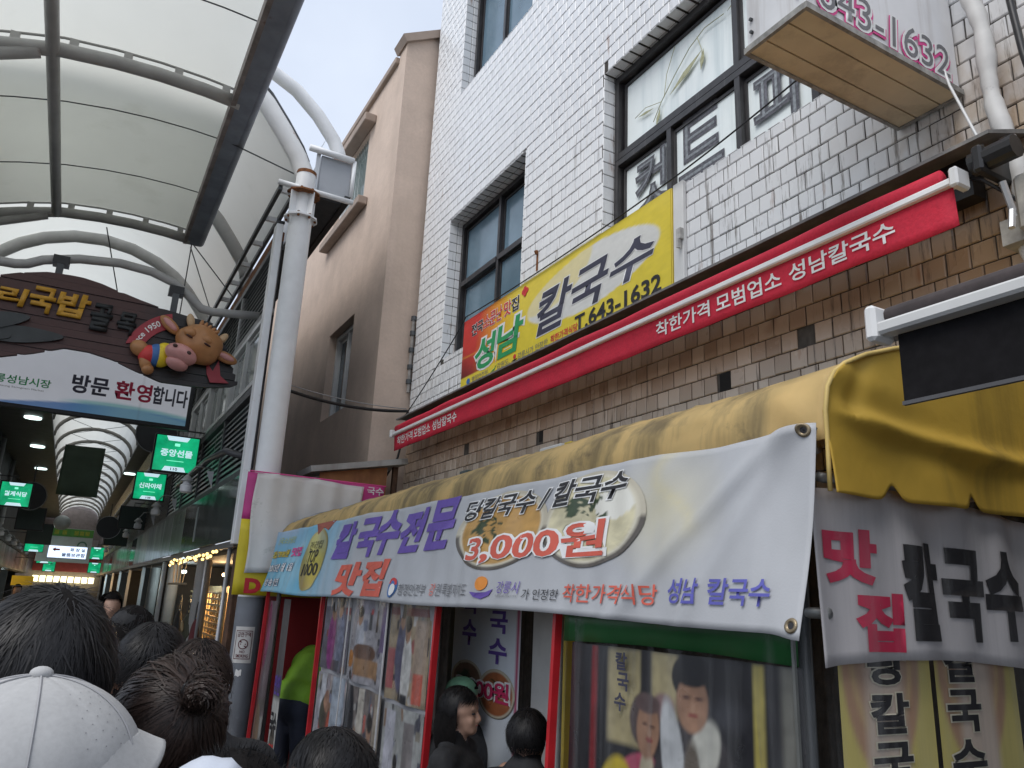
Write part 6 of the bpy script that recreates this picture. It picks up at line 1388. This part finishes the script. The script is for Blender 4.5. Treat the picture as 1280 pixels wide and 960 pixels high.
# pale quilted hood and black woolly pompom at the very bottom
tp, HP, HM, hc, k, L = person('person with woolly black hair and a pale blue quilted hood at the bottom edge', .262, 1.27, 1.522, -20, coats['white'], strands=0, voxel=.016, seedv=12)
b = MB(); b.ball((.195, 1.17, 1.475), (.055, .06, .072), 26, 16, fn=lambda d: 1+.03*math.sin(d.x*14), rot=Matrix.Rotation(.9, 3, 'Y')); b.build('hood', mat('hood_quilt', (.52, .56, .64), .6, .06, 9), tp, smooth=True)
b = MB(); R0 = np.random.default_rng(5)
for q in range(2600):
    d = Vector(R0.normal(size=3)).normalized(); p = HP(Vector((0, 0, .12)), 1)+Vector((d.x*.088*k, d.y*.098*k, d.z*.09*k)); e_ = p+d*.014+Vector(R0.normal(size=3))*.007; s_ = d.orthogonal().normalized()*.0012; b.add([p-s_, p+s_, e_], [(0, 1, 2)])
b.build('woolly_hair', mat('wool_black', (.012, .012, .013), .95), tp)
# people in the stall
tp, HP, HM, hc, k, L = person('woman with long black hair in profile at the stall entrance', 1.60, 3.30, 1.385, 132, coats['black'], style='long', strands=3500, voxel=.0085, arms='chin', group='people at the stall', seedv=14)
for s_ in (-1, 1): MB().ball(L(s_*.03, .083, 1.582), (.011*k, .011*k, .006*k), 10, 8).build('eye', ink_black, tp, smooth=True); MB().tube([L(s_*.045, .078, 1.597), L(s_*.03, .088, 1.600), L(s_*.016, .09, 1.597)], .0025, 5).build('eyebrow', hair_blk, tp)
MB().tube([L(-.018, .093, 1.527), L(0, .099, 1.528), L(.018, .093, 1.527)], .0045*k, 6).build('lips', mat('lips', (.36, .12, .11), .4), tp, smooth=True)
person('man with short black hair and black coat inside the stall entrance', 1.66, 2.80, 1.355, 60, coats['black'], strands=2400, group='people at the stall', seedv=15)
tp, HP, HM, hc, k, L = person('cook in a mint green head scarf behind the woman in profile', 1.80, 3.68, 1.385, 150, coats['char'], strands=0, group='people at the stall', seedv=16)
MB().ball(HP(Vector((0, -.05, .28)), 1.), (.092*k, .105*k, .082*k), 20, 12).build('head_scarf', mat('mint_cloth', (.16, .36, .24), .8, .1, 30), tp, smooth=True)
vest = mat('vest_lime', (.20, .40, .03), .7, .12, 8, bump=.7, bscale=14)
tp, HP, HM, hc, k, L = person('worker in a lime green vest bending forward inside the stall', 1.78, 6.75, 1.66, 62, coats['navy'], group='people at the stall', arms='work', bend=38, puffy=1.2, strands=300, seedv=17)
vp = []
for (a, c, r_) in (((-.06, 0, 1.03), (.06, 0, 1.03), .150), ((-.07, .01, 1.17), (.07, .01, 1.17), .150), ((-.09, 0, 1.29), (.09, 0, 1.29), .148), ((-.12, -.01, 1.37), (.12, -.01, 1.37), .098)): vp.append((L(*a), L(*c), r_*k, r_*k, 'v'))
me = body_mesh(vp, .016); me.materials.append(vest); me.shade_smooth(); put('vest', me, tp)
# far passers-by
for i, (x, y, h_, f, c) in enumerate(((-.62, 7.5, 1.70, 0, 'black'), (-1.0, 9.5, 1.62, 10, 'brown'), (.15, 7.0, 1.66, 0, 'char'), (.55, 6.6, 1.60, 15, 'black'), (.45, 9.0, 1.70, 190, 'black'), (-.3, 11, 1.66, 180, 'char'), (.6, 12, 1.7, 0, 'black'), (-.9, 13, 1.6, 0, 'navy'), (.2, 15, 1.7, 170, 'brown'), (.7, 16.5, 1.62, 0, 'black'), (-.5, 17, 1.7, 0, 'black'), (.35, 19, 1.68, 0, 'olive'), (-.9, 21, 1.7, 180, 'char'), (0, 23, 1.65, 0, 'black'))):
    names = ('black', 'brown', 'charcoal', 'black')
    person('passer-by in dark clothes %s down the alley' % ('on the far left', 'second on the left', 'left of the column', 'closest to the stall', 'facing the camera', 'third on the left', 'beside the lit shop', 'fourth on the left', 'in the middle distance', 'by the second right hand shop', 'left of the centre', 'deep in the middle', 'deep on the left', 'farthest')[i], x, y, h_-.03, f, coats[c], strands=0, voxel=.035, group='people far down the alley', seedv=30+i)
